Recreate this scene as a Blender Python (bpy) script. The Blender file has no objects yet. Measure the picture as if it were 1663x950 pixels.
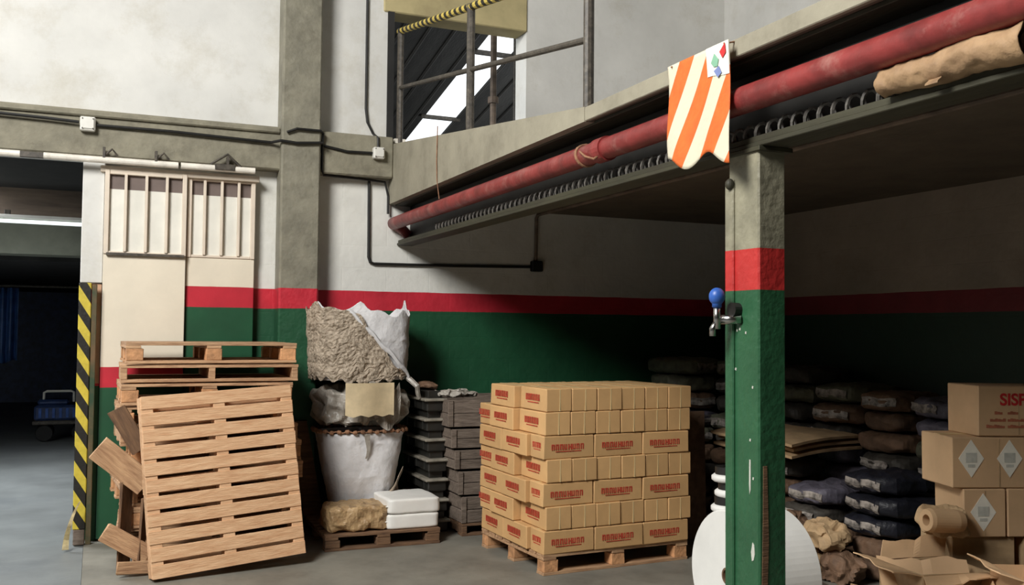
import bpy, bmesh, math, random
from mathutils import Vector, Matrix, Euler, noise
random.seed(7)
S = bpy.context.scene
COL = S.collection
R = math.radians
PI = math.pi

# ------------------------------------------------------------------ camera, world, lights, exposure
cam_d = bpy.data.cameras.new('camera'); cam = bpy.data.objects.new('camera', cam_d); COL.objects.link(cam)
cam_d.sensor_width = 36.0; cam_d.lens = 36.0*1550/1663; cam_d.clip_start = 0.05; cam_d.clip_end = 200
cam.matrix_world = (Matrix.Translation((0, 0, 1.65)) @ Matrix.Rotation(R(-23.5), 4, 'Z')
                    @ Matrix.Rotation(R(90+2.37), 4, 'X') @ Matrix.Rotation(R(0.5), 4, 'Z'))
S.camera = cam
S.view_settings.view_transform = 'Standard'; S.view_settings.look = 'None'
S.view_settings.gamma = 1; S.view_settings.use_curve_mapping = False
S.view_settings.exposure = 0.0
w = bpy.data.worlds.new('world'); S.world = w; w.use_nodes = True
w.node_tree.nodes['Background'].inputs[0].default_value = (0.80, 0.88, 1.0, 1)
w.node_tree.nodes['Background'].inputs[1].default_value = 0.07

def area(name, loc, size, power, color, aim):
    d = bpy.data.lights.new(name, 'AREA'); d.shape = 'RECTANGLE'; d.size, d.size_y = size
    d.energy = power; d.color = color
    o = bpy.data.objects.new(name, d); COL.objects.link(o); o.location = loc
    o.rotation_euler = (Vector(aim)-Vector(loc)).to_track_quat('-Z', 'Y').to_euler()
    return o
area('skylight_main', (-2.5, 2.7, 6.85), (2.4, 5.0), 1680, (1.0, 0.985, 0.95), (1.6, 6.0, 0.3))
area('fill_entrance', (-3.6, 11.0, 4.6), (2.0, 4.0), 560, (0.93, 0.97, 1.0), (-0.8, 11.0, 0))  # added fill lamp, out of view, brightens the passage floor
area('fill_neighbour', (9.0, 13.0, 3.0), (2.0, 4.0), 190, (0.9, 0.95, 1.0), (6.0, 13.0, 6.5))  # added fill lamp aimed upward to lift the dark neighbouring roof

# ------------------------------------------------------------------ node materials
def lin(c):
    return tuple(((v/255.0)/12.92 if v/255.0 <= 0.04045 else ((v/255.0+0.055)/1.055)**2.4) for v in c) + (1,)

def mat(name, rgb, rough=0.7, var=0.12, scale=6, bump=0.0, bscale=40, metal=0.0, stretch=(1, 1, 1), rnd=0.0,
        rgb2=None, dirt=None, dirt_amt=0.5, dirt_scale=2.5, spec=None):
    m = bpy.data.materials.new(name); m.use_nodes = True
    nt = m.node_tree; N = nt.nodes; L = nt.links; b = N['Principled BSDF']
    b.inputs['Roughness'].default_value = rough; b.inputs['Metallic'].default_value = metal
    if spec is not None: b.inputs['Specular IOR Level'].default_value = spec
    tc = N.new('ShaderNodeTexCoord'); mp = N.new('ShaderNodeMapping'); L.new(tc.outputs['Object'], mp.inputs[0])
    mp.inputs['Scale'].default_value = stretch
    if rnd:
        oi = N.new('ShaderNodeObjectInfo'); vm = N.new('ShaderNodeVectorMath'); vm.operation = 'MULTIPLY_ADD'
        L.new(oi.outputs['Random'], vm.inputs[0]); vm.inputs[1].default_value = (9, 7, 5); L.new(mp.outputs[0], vm.inputs[2])
        vec = vm.outputs[0]
    else: vec = mp.outputs[0]
    nz = N.new('ShaderNodeTexNoise'); nz.inputs['Scale'].default_value = scale; nz.inputs['Detail'].default_value = 6
    nz.inputs['Roughness'].default_value = 0.62
    L.new(vec, nz.inputs['Vector'])
    mx = N.new('ShaderNodeMix'); mx.data_type = 'RGBA'
    c = lin(rgb); c2 = lin(rgb2) if rgb2 else tuple(v*(1-var*2.2) for v in c[:3])+(1,)
    c1 = c if rgb2 else tuple(min(1, v*(1+var)) for v in c[:3])+(1,)
    mr = N.new('ShaderNodeMapRange'); mr.inputs[1].default_value = 0.35; mr.inputs[2].default_value = 0.68
    L.new(nz.outputs['Fac'], mr.inputs[0]); L.new(mr.outputs[0], mx.inputs['Factor'])
    mx.inputs['A'].default_value = c1; mx.inputs['B'].default_value = c2
    out = mx.outputs['Result']
    if dirt:
        n2 = N.new('ShaderNodeTexNoise'); n2.inputs['Scale'].default_value = dirt_scale; n2.inputs['Detail'].default_value = 9
        n2.inputs['Roughness'].default_value = 0.75
        L.new(tc.outputs['Object'], n2.inputs['Vector'])
        r2 = N.new('ShaderNodeMapRange'); r2.inputs[1].default_value = 0.52; r2.inputs[2].default_value = 0.72; r2.inputs[4].default_value = dirt_amt
        L.new(n2.outputs['Fac'], r2.inputs[0])
        m2 = N.new('ShaderNodeMix'); m2.data_type = 'RGBA'; L.new(r2.outputs[0], m2.inputs['Factor'])
        L.new(out, m2.inputs['A']); m2.inputs['B'].default_value = lin(dirt); out = m2.outputs['Result']
    if rnd:
        hs = N.new('ShaderNodeHueSaturation'); L.new(out, hs.inputs['Color'])
        ma = N.new('ShaderNodeMapRange'); ma.inputs[3].default_value = 1-rnd; ma.inputs[4].default_value = 1+rnd
        L.new(oi.outputs['Random'], ma.inputs[0]); L.new(ma.outputs[0], hs.inputs['Value']); out = hs.outputs[0]
    L.new(out, b.inputs['Base Color'])
    if bump:
        n3 = N.new('ShaderNodeTexNoise'); n3.inputs['Scale'].default_value = bscale; n3.inputs['Detail'].default_value = 5
        L.new(vec, n3.inputs['Vector'])
        bp = N.new('ShaderNodeBump'); bp.inputs['Strength'].default_value = bump; bp.inputs['Distance'].default_value = 0.02
        L.new(n3.outputs['Fac'], bp.inputs['Height']); L.new(bp.outputs[0], b.inputs['Normal'])
    m['out'] = 0
    return m

def base_socket(m):
    b = m.node_tree.nodes['Principled BSDF']
    return b.inputs['Base Color'].links[0].from_socket

def band_mat(name, top, r0, r1, red=(192, 40, 56), green=(26, 78, 50), rough=0.55, bump=0.25, bscale=14, wob=0.012, bricks=False, **k):
    """paint bands by height: colour `top` above r1, red between r0 and r1, green below"""
    m = mat(name, top, rough, bump=bump, bscale=bscale, **k)
    nt = m.node_tree; N = nt.nodes; L = nt.links; b = N['Principled BSDF']
    src = base_socket(m)
    g = N.new('ShaderNodeNewGeometry'); sp = N.new('ShaderNodeSeparateXYZ'); L.new(g.outputs['Position'], sp.inputs[0])
    nz = N.new('ShaderNodeTexNoise'); nz.inputs['Scale'].default_value = 3; L.new(g.outputs['Position'], nz.inputs['Vector'])
    ad = N.new('ShaderNodeMath'); ad.operation = 'MULTIPLY_ADD'; L.new(nz.outputs['Fac'], ad.inputs[0]); ad.inputs[1].default_value = wob; L.new(sp.outputs['Z'], ad.inputs[2])
    nv = N.new('ShaderNodeTexNoise'); nv.inputs['Scale'].default_value = 5; nv.inputs['Detail'].default_value = 7; L.new(g.outputs['Position'], nv.inputs['Vector'])
    def two(c):
        x = N.new('ShaderNodeMix'); x.data_type = 'RGBA'; L.new(nv.outputs['Fac'], x.inputs['Factor'])
        a = lin(c); x.inputs['A'].default_value = tuple(v*1.25 for v in a[:3])+(1,); x.inputs['B'].default_value = tuple(v*.7 for v in a[:3])+(1,)
        return x.outputs['Result']
    cr, cg = two(red), two(green)
    def step(h, a, c):
        gt = N.new('ShaderNodeMath'); gt.operation = 'GREATER_THAN'; L.new(ad.outputs[0], gt.inputs[0]); gt.inputs[1].default_value = h
        x = N.new('ShaderNodeMix'); x.data_type = 'RGBA'; L.new(gt.outputs[0], x.inputs['Factor']); L.new(a, x.inputs['A']); L.new(c, x.inputs['B'])
        return x.outputs['Result']
    o = step(r0+wob/2, cg, cr); o = step(r1+wob/2, o, src)
    L.new(o, b.inputs['Base Color'])
    if bricks:
        bn = [n for n in N if n.type == 'BUMP'][0]
        cx = N.new('ShaderNodeCombineXYZ'); sm = N.new('ShaderNodeMath'); L.new(sp.outputs['X'], sm.inputs[0]); L.new(sp.outputs['Y'], sm.inputs[1])
        L.new(sm.outputs[0], cx.inputs[0]); L.new(sp.outputs['Z'], cx.inputs[1])
        bt = N.new('ShaderNodeTexBrick'); L.new(cx.outputs[0], bt.inputs['Vector']); bt.inputs['Scale'].default_value = 1
        bt.inputs['Brick Width'].default_value = 0.4; bt.inputs['Row Height'].default_value = 0.2; bt.inputs['Mortar Size'].default_value = 0.008
        bt.inputs['Color1'].default_value = (1, 1, 1, 1); bt.inputs['Color2'].default_value = (.9, .9, .9, 1); bt.inputs['Mortar'].default_value = (0, 0, 0, 1); bt.inputs['Mortar Smooth'].default_value = 0.6
        b2 = N.new('ShaderNodeBump'); b2.inputs['Strength'].default_value = 0.14; b2.inputs['Distance'].default_value = 0.006
        L.new(bt.outputs['Color'], b2.inputs['Height']); L.new(bn.outputs[0], b2.inputs['Normal']); L.new(b2.outputs[0], b.inputs['Normal'])
    return m

def stripe_mat(name, c1, c2, vec, period, duty, phase=0.0, rough=0.5, dirt=None):
    """painted diagonal stripes from the object's own coordinates"""
    m = mat(name, c1, rough, var=0.08, scale=12, bump=0.15, dirt=dirt, dirt_amt=0.5)
    nt = m.node_tree; N = nt.nodes; L = nt.links; b = N['Principled BSDF']; src = base_socket(m)
    tc = N.new('ShaderNodeTexCoord'); d = N.new('ShaderNodeVectorMath'); d.operation = 'DOT_PRODUCT'
    L.new(tc.outputs['Object'], d.inputs[0]); d.inputs[1].default_value = vec
    a = N.new('ShaderNodeMath'); a.operation = 'MULTIPLY_ADD'; L.new(d.outputs['Value'], a.inputs[0]); a.inputs[1].default_value = 1/period; a.inputs[2].default_value = phase
    f = N.new('ShaderNodeMath'); f.operation = 'FRACT'; L.new(a.outputs[0], f.inputs[0])
    g = N.new('ShaderNodeMath'); g.operation = 'GREATER_THAN'; L.new(f.outputs[0], g.inputs[0]); g.inputs[1].default_value = duty
    x = N.new('ShaderNodeMix'); x.data_type = 'RGBA'; L.new(g.outputs[0], x.inputs['Factor']); L.new(src, x.inputs['A']); x.inputs['B'].default_value = lin(c2)
    L.new(x.outputs['Result'], b.inputs['Base Color'])
    return m

def emit(name, rgb, st):
    m = bpy.data.materials.new(name); m.use_nodes = True; N = m.node_tree.nodes; b = N['Principled BSDF']
    nz = N.new('ShaderNodeTexNoise'); nz.inputs['Scale'].default_value = 3
    mx = N.new('ShaderNodeMix'); mx.data_type = 'RGBA'; c = lin(rgb); mx.inputs['A'].default_value = c; mx.inputs['B'].default_value = tuple(v*.85 for v in c[:3])+(1,)
    m.node_tree.links.new(nz.outputs['Fac'], mx.inputs['Factor'])
    b.inputs['Base Color'].default_value = c; m.node_tree.links.new(mx.outputs['Result'], b.inputs['Emission Color']); b.inputs['Emission Strength'].default_value = st
    return m

M = {}
M['wall_white'] = mat('white_paint_wall', (216, 215, 210), 0.75, var=0.05, scale=1.5, bump=0.2, bscale=9, dirt=(176, 168, 148), dirt_amt=0.45, dirt_scale=1.6)
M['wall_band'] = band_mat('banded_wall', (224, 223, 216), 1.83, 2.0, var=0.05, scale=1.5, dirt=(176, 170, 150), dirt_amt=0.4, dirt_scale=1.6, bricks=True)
M['wall_right'] = band_mat('banded_shaded_wall', (158, 145, 130), 1.83, 2.0, red=(120, 30, 40), green=(18, 52, 36), var=0.08, scale=1.5, dirt=(120, 108, 92), dirt_amt=0.5, dirt_scale=1.2, bricks=True)  # wall colours darkened to carry the shade under the mezzanine
M['gate_band'] = band_mat('banded_gate', (226, 216, 196), 1.83, 2.0, var=0.04, scale=2, bump=0.08, rough=0.5)
M['gate_low'] = band_mat('banded_gate_low', (228, 218, 198), 1.19, 1.35, var=0.04, scale=2, bump=0.08, rough=0.5)
M['gate_paint'] = mat('gate_cream_paint', (222, 208, 190), 0.5, var=0.05, scale=4)
M['pane'] = mat('frosted_gate_panel', (226, 224, 214), 0.35, var=0.05, scale=3)
M['pane_dark'] = mat('gate_gap_panel', (112, 98, 92), 0.6, var=0.1, scale=4)
M['concrete'] = mat('grey_green_concrete_paint', (136, 131, 113), 0.75, var=0.12, scale=5, bump=0.4, bscale=18, dirt=(96, 90, 76), dirt_amt=0.7, dirt_scale=4)
M['conc_col'] = band_mat('banded_concrete_column', (134, 130, 114), 1.83, 2.0, var=0.12, scale=5, bump=0.4, bscale=18, dirt=(98, 92, 78), dirt_amt=0.6, dirt_scale=4)
M['ramp'] = mat('ramp_plaster', (150, 144, 126), 0.8, var=0.08, scale=3, bump=0.3, bscale=16, dirt=(112, 105, 88), dirt_amt=0.5, dirt_scale=3)
M['slab'] = mat('mezzanine_slab', (104, 92, 78), 0.85, var=0.1, scale=3, bump=0.3, bscale=12, dirt=(108, 98, 84), dirt_amt=0.7, dirt_scale=1.2)  # slab colour darkened to deepen the gloom beneath it
M['steel_col'] = band_mat('banded_steel_column', (140, 136, 116), 1.83, 2.0, red=(186, 50, 48), green=(42, 88, 58), rough=0.4, bump=0.28, bscale=26, wob=0.004, var=0.15, scale=6, dirt=(176, 168, 146), dirt_amt=0.35, dirt_scale=7)
M['girder'] = mat('green_grey_girder_paint', (58, 56, 40), 0.65, var=0.2, scale=6, bump=0.3, bscale=20, stretch=(1, .15, 1), dirt=(48, 42, 32), dirt_amt=0.7, dirt_scale=4)
M['pipe_red'] = mat('red_pipe_paint', (134, 50, 48), 0.45, var=0.18, scale=7, bump=0.3, bscale=12, dirt=(166, 122, 112), dirt_amt=0.6, dirt_scale=6)
M['floor'] = mat('worn_concrete_floor', (126, 123, 113), 0.6, var=0.12, scale=2.2, bump=0.15, bscale=10, dirt=(82, 78, 70), dirt_amt=0.55, dirt_scale=1.7)
M['floor_hall'] = mat('smooth_grey_hall_floor', (122, 126, 126), 0.45, var=0.1, scale=1.4, bump=0.08, bscale=8, dirt=(86, 92, 98), dirt_amt=0.5, dirt_scale=0.9)
M['roof'] = mat('dark_corrugated_roof', (58, 56, 52), 0.7, var=0.2, scale=3, stretch=(1, 0.2, 1), bump=0.3)
M['dark'] = mat('dark_grey_paint', (40, 39, 38), 0.8, var=0.2, scale=3)  # plain dark colour; on the unseen hall walls it cuts bounced light
M['beige'] = mat('beige_lintel_paint', (186, 172, 128), 0.75, var=0.08, scale=3, dirt=(150, 134, 100), dirt_amt=0.5)
M['brown_beam'] = mat('brown_wood_beam', (120, 104, 90), 0.7, var=0.2, scale=5, stretch=(.3, 1, 2))
M['grey_beam'] = mat('grey_green_beam', (132, 134, 120), 0.7, var=0.1, scale=3)
M['black'] = mat('black_paint', (24, 23, 21), 0.5, var=0.2, scale=8)
M['rail_steel'] = mat('grey_chipped_rail_paint', (76, 70, 62), 0.5, var=0.25, scale=25, dirt=(140, 130, 112), dirt_amt=0.5, dirt_scale=30)
M['white_plastic'] = mat('white_plastic', (226, 224, 216), 0.4, var=0.04, scale=6)
M['white_track'] = mat('white_track_paint', (232, 226, 214), 0.45, var=0.08, scale=8, dirt=(140, 128, 108), dirt_amt=0.4, dirt_scale=10)
M['wood'] = mat('fresh_pallet_wood', (222, 182, 142), 0.7, var=0.14, scale=5, stretch=(1.2, 9, 9), bump=0.25, bscale=14, rnd=0.06, rgb2=(196, 148, 108))
M['wood_pile'] = mat('used_pallet_wood', (198, 160, 122), 0.75, var=0.14, scale=5, stretch=(1.2, 9, 9), bump=0.3, bscale=14, rnd=0.16, rgb2=(150, 112, 82))
M['wood_dark'] = mat('stained_pallet_wood', (122, 92, 66), 0.8, var=0.14, scale=5, stretch=(1.2, 9, 9), bump=0.3, bscale=14, rnd=0.14, rgb2=(82, 60, 44))
M['wood_grey'] = mat('weathered_grey_wood', (128, 114, 102), 0.85, var=0.14, scale=5, stretch=(1.2, 9, 9), bump=0.4, bscale=16, rnd=0.10, rgb2=(92, 80, 70))
M['block'] = mat('pallet_block_wood', (200, 148, 104), 0.8, var=0.2, scale=12, bump=0.3, rnd=0.12)
M['card'] = mat('carton_board', (204, 162, 110), 0.72, var=0.05, scale=4, rnd=0.07)
M['card_pale'] = mat('pale_carton_board', (208, 172, 132), 0.7, var=0.05, scale=4, rnd=0.04)
M['card_torn'] = mat('torn_carton_board', (186, 156, 118), 0.75, var=0.14, scale=5, bump=0.3, bscale=10)
M['tape'] = mat('carton_tape', (216, 190, 140), 0.3, var=0.05, scale=8)
M['ink_red'] = mat('red_ink', (188, 66, 46), 0.7, var=0.2, scale=40)
M['ink_red2'] = mat('bright_red_ink', (200, 42, 44), 0.7, var=0.15, scale=30)
M['ink_brown'] = mat('brown_red_ink', (176, 104, 76), 0.7, var=0.15, scale=30)
M['sticker'] = mat('white_sticker', (236, 232, 218), 0.45, var=0.05, scale=8)
M['sticker_grey'] = mat('grey_sticker_print', (196, 196, 186), 0.5, var=0.08, scale=20)
M['bag_white'] = mat('woven_white_bag', (222, 221, 222), 0.6, var=0.05, scale=5, bump=0.3, bscale=30)
M['bag_grey'] = mat('grey_plastic_sheet', (176, 170, 160), 0.35, var=0.14, scale=9, bump=0.7, bscale=16, rgb2=(128, 120, 110))
M['net'] = mat('dusty_netting', (190, 174, 154), 0.6, var=0.2, scale=26, bump=1.0, bscale=45, rgb2=(134, 120, 102))
M['rope'] = mat('brown_cord', (146, 106, 78), 0.8, var=0.2, scale=20)
M['bale'] = mat('wrapped_brown_bale', (188, 158, 116), 0.5, var=0.14, scale=12, bump=0.7, bscale=24, rgb2=(142, 114, 80))
M['sack_white'] = mat('white_sack', (232, 231, 226), 0.55, var=0.03, scale=4, bump=0.15, bscale=10)
M['black_plastic'] = mat('black_plastic_tray', (40, 39, 36), 0.4, var=0.2, scale=8, spec=0.6)
M['rim_plastic'] = mat('pale_tray_rim', (136, 130, 118), 0.5, var=0.2, scale=12)  # rim set paler than the black tray body
M['film'] = mat('white_film_roll', (226, 225, 220), 0.5, var=0.04, scale=3, bump=0.1, bscale=8)
M['kraft'] = mat('crumpled_kraft_paper', (172, 140, 104), 0.7, var=0.12, scale=8, bump=0.6, bscale=16, rgb2=(132, 104, 76))
M['chrome'] = mat('dull_chrome', (190, 188, 184), 0.25, var=0.1, metal=1.0)
M['blue'] = mat('blue_plastic', (48, 92, 172), 0.4, var=0.12, scale=10)
M['blue_dark'] = mat('blue_machine_paint', (46, 66, 110), 0.45, var=0.2, scale=8)
M['curtain'] = mat('blue_plastic_curtain', (66, 100, 158), 0.35, var=0.2, scale=5)
M['rubber'] = mat('black_rubber', (22, 22, 22), 0.7, var=0.1)
M['sky_strip'] = emit('daylit_translucent_roof_sheet', (244, 248, 250), 1.25)
M['tube'] = emit('lit_fluorescent_tube', (240, 250, 246), 1.1)
SACKS = {
 'brown': mat('brown_paper_sack', (112, 86, 66), 0.75, var=0.2, scale=9, bump=0.6, bscale=14, rnd=0.2),
 'dark grey': mat('dark_grey_sack', (66, 62, 56), 0.6, var=0.2, scale=9, bump=0.6, bscale=14, rnd=0.25),
 'greenish grey': mat('greenish_grey_sack', (104, 104, 86), 0.6, var=0.2, scale=9, bump=0.6, bscale=14, rnd=0.2),
 'lilac grey': mat('lilac_grey_sack', (104, 100, 112), 0.5, var=0.2, scale=9, bump=0.6, bscale=14, rnd=0.15),
 'navy': mat('navy_sack', (30, 31, 40), 0.5, var=0.2, scale=9, bump=0.6, bscale=14, rnd=0.2),
}
M['sack_label'] = mat('pale_sack_end', (150, 142, 134), 0.6, var=0.5, scale=14)

# ------------------------------------------------------------------ mesh helpers
class MB:
    def __init__(s): s.bm = bmesh.new()
    def box(s, lo, hi, bev=0.0, mx=None, jit=0.0):
        lo = Vector(lo); hi = Vector(hi); c = (lo+hi)/2; d = hi-lo
        g = bmesh.ops.create_cube(s.bm, size=1); vs = g['verts']
        for v in vs:
            v.co = Vector((v.co.x*d.x, v.co.y*d.y, v.co.z*d.z)) + c + Vector((random.uniform(-jit, jit), random.uniform(-jit, jit), random.uniform(-jit, jit)))
        if bev:
            es = list({e for v in vs for e in v.link_edges})
            r = bmesh.ops.bevel(s.bm, geom=es, offset=bev, segments=1, affect='EDGES')
            vs = list({v for f in r['faces'] for v in f.verts} | {v for v in vs if v.is_valid})
        if mx is not None:
            for v in vs: v.co = mx @ v.co
        return s
    def cyl(s, p0, p1, r0, r1=None, seg=20, caps=True):
        p0 = Vector(p0); p1 = Vector(p1); r1 = r0 if r1 is None else r1
        q = (p1-p0).to_track_quat('Z', 'Y').to_matrix().to_4x4()
        bmesh.ops.create_cone(s.bm, cap_ends=caps, segments=seg, radius1=r0, radius2=r1, depth=(p1-p0).length,
                              matrix=Matrix.Translation((p0+p1)/2) @ q)
        return s
    def sph(s, c, r, sc=(1, 1, 1), u=16, v=10):
        bmesh.ops.create_uvsphere(s.bm, u_segments=u, v_segments=v, radius=r, matrix=Matrix.Translation(c) @ Matrix.Diagonal((*sc, 1)))
        return s
    def tube(s, pts, r, seg=10, rf=None):
        pts = [Vector(p) for p in pts]; rings = []; up = Vector((0, 0, 1)); n = None
        for i, p in enumerate(pts):
            t = (pts[min(i+1, len(pts)-1)]-pts[max(i-1, 0)]).normalized()
            if n is None: n = t.cross(up) if abs(t.z) < .95 else t.cross(Vector((1, 0, 0)))
            n = (n - t*n.dot(t)).normalized(); b = t.cross(n)
            rr = rf(i) if rf else r
            rings.append([s.bm.verts.new(p + (n*math.cos(a)+b*math.sin(a))*rr) for a in [2*PI*k/seg for k in range(seg)]])
        for a, b in zip(rings, rings[1:]):
            for k in range(seg): s.bm.faces.new((a[k], a[(k+1) % seg], b[(k+1) % seg], b[k]))
        s.bm.faces.new(rings[0][::-1]); s.bm.faces.new(rings[-1]); return s
    def prism(s, pts, vec):
        a = [s.bm.verts.new(p) for p in pts]; v = Vector(vec); b = [s.bm.verts.new(Vector(p)+v) for p in pts]
        n = len(a); s.bm.faces.new(a[::-1]); s.bm.faces.new(b)
        for i in range(n): s.bm.faces.new((a[i], a[(i+1) % n], b[(i+1) % n], b[i]))
        return s
    def grid(s, fn, nu, nv, th=0.0):
        vs = [[s.bm.verts.new(fn(i/nu, j/nv)) for j in range(nv+1)] for i in range(nu+1)]
        fs = [s.bm.faces.new((vs[i][j], vs[i+1][j], vs[i+1][j+1], vs[i][j+1])) for i in range(nu) for j in range(nv)]
        if th:
            bmesh.ops.recalc_face_normals(s.bm, faces=fs)
            bmesh.ops.solidify(s.bm, geom=fs, thickness=th)
        return s
    def lathe(s, prof, c=(0, 0, 0), axis='Z', seg=32):
        """prof: list of (radius, height); closed if first==last"""
        c = Vector(c); rings = []
        for r, h in prof:
            ring = []
            for k in range(seg):
                a = 2*PI*k/seg; x, y = r*math.cos(a), r*math.sin(a)
                ring.append(s.bm.verts.new(c + (Vector((x, y, h)) if axis == 'Z' else Vector((h, x, y)))))
            rings.append(ring)
        for a, b in zip(rings, rings[1:]):
            for k in range(seg): s.bm.faces.new((a[k], a[(k+1) % seg], b[(k+1) % seg], b[k]))
        if prof[0] != prof[-1]:
            if prof[0][0] > 1e-4: s.bm.faces.new(rings[0][::-1])
            if prof[-1][0] > 1e-4: s.bm.faces.new(rings[-1])
        return s
    def build(s, name, m, parent=None, smooth=False, loc=None):
        bmesh.ops.remove_doubles(s.bm, verts=s.bm.verts, dist=1e-5)
        bmesh.ops.recalc_face_normals(s.bm, faces=s.bm.faces)
        me = bpy.data.meshes.new(name)
        if smooth:
            for f in s.bm.faces: f.smooth = True
        s.bm.to_mesh(me); s.bm.free()
        me.materials.append(M[m] if isinstance(m, str) else m)
        o = bpy.data.objects.new(name, me); COL.objects.link(o)
        if parent: o.parent = parent
        if loc: o.location = loc
        return o

def tag(o, label=None, cat=None, group=None, kind=None):
    if label: o['label'] = label
    if cat: o['category'] = cat
    if group: o['group'] = group
    if kind: o['kind'] = kind
    return o
def empty(name, loc=(0, 0, 0), rz=0.0):
    o = bpy.data.objects.new(name, None); COL.objects.link(o); o.location = loc; o.rotation_euler = (0, 0, rz)
    o.empty_display_size = 0.05; return o
KIDS = {}
def kids(o): return [c for c in COL.objects if c.parent == o]
def copy_tree(o, parent=None, ks=None):
    c = o.copy(); COL.objects.link(c); c.parent = parent
    for ch in kids(o): copy_tree(ch, c)
    return c
def struct(o, label=None, cat=None):
    o['kind'] = 'structure'
    if label: tag(o, label, cat)
    return o
ORD = ['bottom', 'second', 'third', 'fourth', 'fifth', 'sixth', 'seventh', 'eighth', 'ninth', 'tenth', 'eleventh', 'twelfth', 'thirteenth']
def nth(i, n):
    return 'bottom' if i == 0 else 'top' if i == n-1 else ORD[i]+' from the floor'

def lump(name, size, m, parent=None, n=10, p=4.0, amp=0.03, fr=4.0, seed=0, sag=0.0, loc=None, flat=True):
    """a soft, creased block: rounded box of `size` standing on z=0, with folds"""
    sx, sy, sz = size; bm = bmesh.new(); bmesh.ops.create_cube(bm, size=2)
    bmesh.ops.subdivide_edges(bm, edges=bm.edges, cuts=n, use_grid_fill=True)
    off = Vector((seed*3.17, seed*1.91, seed*0.73))
    for v in bm.verts:
        d = v.co; L_ = (abs(d.x)**p+abs(d.y)**p+abs(d.z)**p)**(1/p); q = d/L_
        w_ = Vector((q.x*sx/2, q.y*sy/2, q.z*sz/2))
        r = 1-abs(noise.noise(w_*fr+off))*2
        k = noise.noise_vector(w_*fr*2.3+off)
        w_ += Vector((q.x, q.y, q.z))*amp*(r-.6) + k*amp*.6
        w_.z -= sag*(w_.x/(sx/2))**2*sz
        w_.z = max(w_.z, -sz/2)
        v.co = w_+Vector((0, 0, sz/2))
    me = bpy.data.meshes.new(name)
    if not flat:
        for f in bm.faces: f.smooth = True
    bm.to_mesh(me); bm.free(); me.materials.append(M[m] if isinstance(m, str) else m)
    o = bpy.data.objects.new(name, me); COL.objects.link(o)
    if parent: o.parent = parent
    if loc: o.location = loc
    return o

# ------------------------------------------------------------------ the building
YB = 8.24            # face of the back wall
XR = 6.0             # face of the right wall
XL, YF, ZT = -7.0, -4.0, 7.0
struct(MB().box((-0.05, YF, -0.2), (XR+.2, YB+.3, 0)).build('floor', 'floor'), 'worn grey concrete floor of the storage bay', 'floor')
struct(MB().box((XL, YF, -0.2), (-0.052, 24, -0.006)).build('floor', 'floor_hall'), 'smooth grey floor of the passage on the left', 'floor')
b = MB()
b.box((-0.12, YB, 0), (XR, YB+.25, 3.0))
b.build('wall_back', 'wall_band'); struct(bpy.data.objects['wall_back'], 'lower back wall painted white over red and green bands', 'wall')
b = MB()
b.box((XL, YB, 3.0), (2.36, YB+.25, ZT)); b.box((2.36, YB, 3.0), (3.71, YB+.25, 3.30)); b.box((2.36, YB, 4.95), (3.71, YB+.25, ZT)); b.box((3.71, YB, 3.0), (XR, YB+.25, ZT))
b.box((XL, YB, 0), (-2.6, YB+.25, 3.0))
struct(b.build('wall_back_upper', 'wall_white'), 'white upper back wall pierced by an opening onto dark roofs', 'wall')
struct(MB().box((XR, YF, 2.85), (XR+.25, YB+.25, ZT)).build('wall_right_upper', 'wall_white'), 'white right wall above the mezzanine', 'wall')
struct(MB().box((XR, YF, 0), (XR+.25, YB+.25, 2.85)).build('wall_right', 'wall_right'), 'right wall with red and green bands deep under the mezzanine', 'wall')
struct(MB().box((XL-.25, YF, 0), (XL, 24, ZT)).build('wall_left', 'dark'))  # unseen wall, coloured dark to cut bounced light
struct(MB().box((XL, YF-.25, 0), (XR+.25, YF, ZT)).build('wall_front', 'dark'))  # behind the viewer, likewise darkened against bounced light
struct(MB().box((XL, YF, ZT), (XR+.25, YB+.25, ZT+.2)).build('ceiling', 'roof'))
# mezzanine slab and its downstand
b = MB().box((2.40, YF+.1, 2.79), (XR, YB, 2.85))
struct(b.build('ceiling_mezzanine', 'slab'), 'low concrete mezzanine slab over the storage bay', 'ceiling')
struct(MB().box((2.372, YF+.1, 2.782), (2.40, 4.5, 2.858), bev=.004).build('trim_11', 'ramp'), 'pale concrete edge of the mezzanine slab', 'slab edge')
b = MB().prism([(2.37, YB, 2.78), (2.37, YB, 3.32), (2.37, 4.50, 2.86), (2.37, 4.50, 2.78)], (0.14, 0, 0))
struct(b.build('trim_1', 'ramp'), 'grey plastered side of the ramp under the railing', 'ramp side')
# concrete ring beam with chamfered lip, and wall columns
b = MB().box((XL, YB-.14, 2.995), (2.37, YB+.02, 3.36), bev=.012)
b.box((XL, YB-.17, 3.30), (1.38, YB-.10, 3.345), bev=.01)
struct(b.build('trim_2', 'concrete'), 'grey concrete beam running along the back wall', 'beam')
t = tag(MB().box((1.38, YB-.22, 0), (1.71, YB-.002, ZT-.01), bev=.015).build('concrete_column', 'conc_col'),
        'grey concrete column with red and green bands rising against the back wall', 'column')
struct(MB().box((2.30, YB-.02, 4.52), (3.71, YB+.24, 4.96), bev=.01).build('trim_3', 'beige'), 'beige lintel across the top of the opening', 'lintel')
struct(MB().box((2.34, YB-.015, 3.33), (2.40, YB+.26, 4.53)).build('trim_4', 'dark'))
struct(MB().box((-0.125, YB-.10, 2.005), (0.035, YB+.2, 2.99), bev=.006).build('trim_5', 'wall_white'), 'white painted wall end above the striped post', 'wall end')
struct(MB().box((-0.02, YB-.08, 0), (0.03, YB, 2.0)).build('trim_6', band_mat('post_side_paint', (190, 150, 120), 1.2, 1.22, var=.1, scale=4)))

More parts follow.
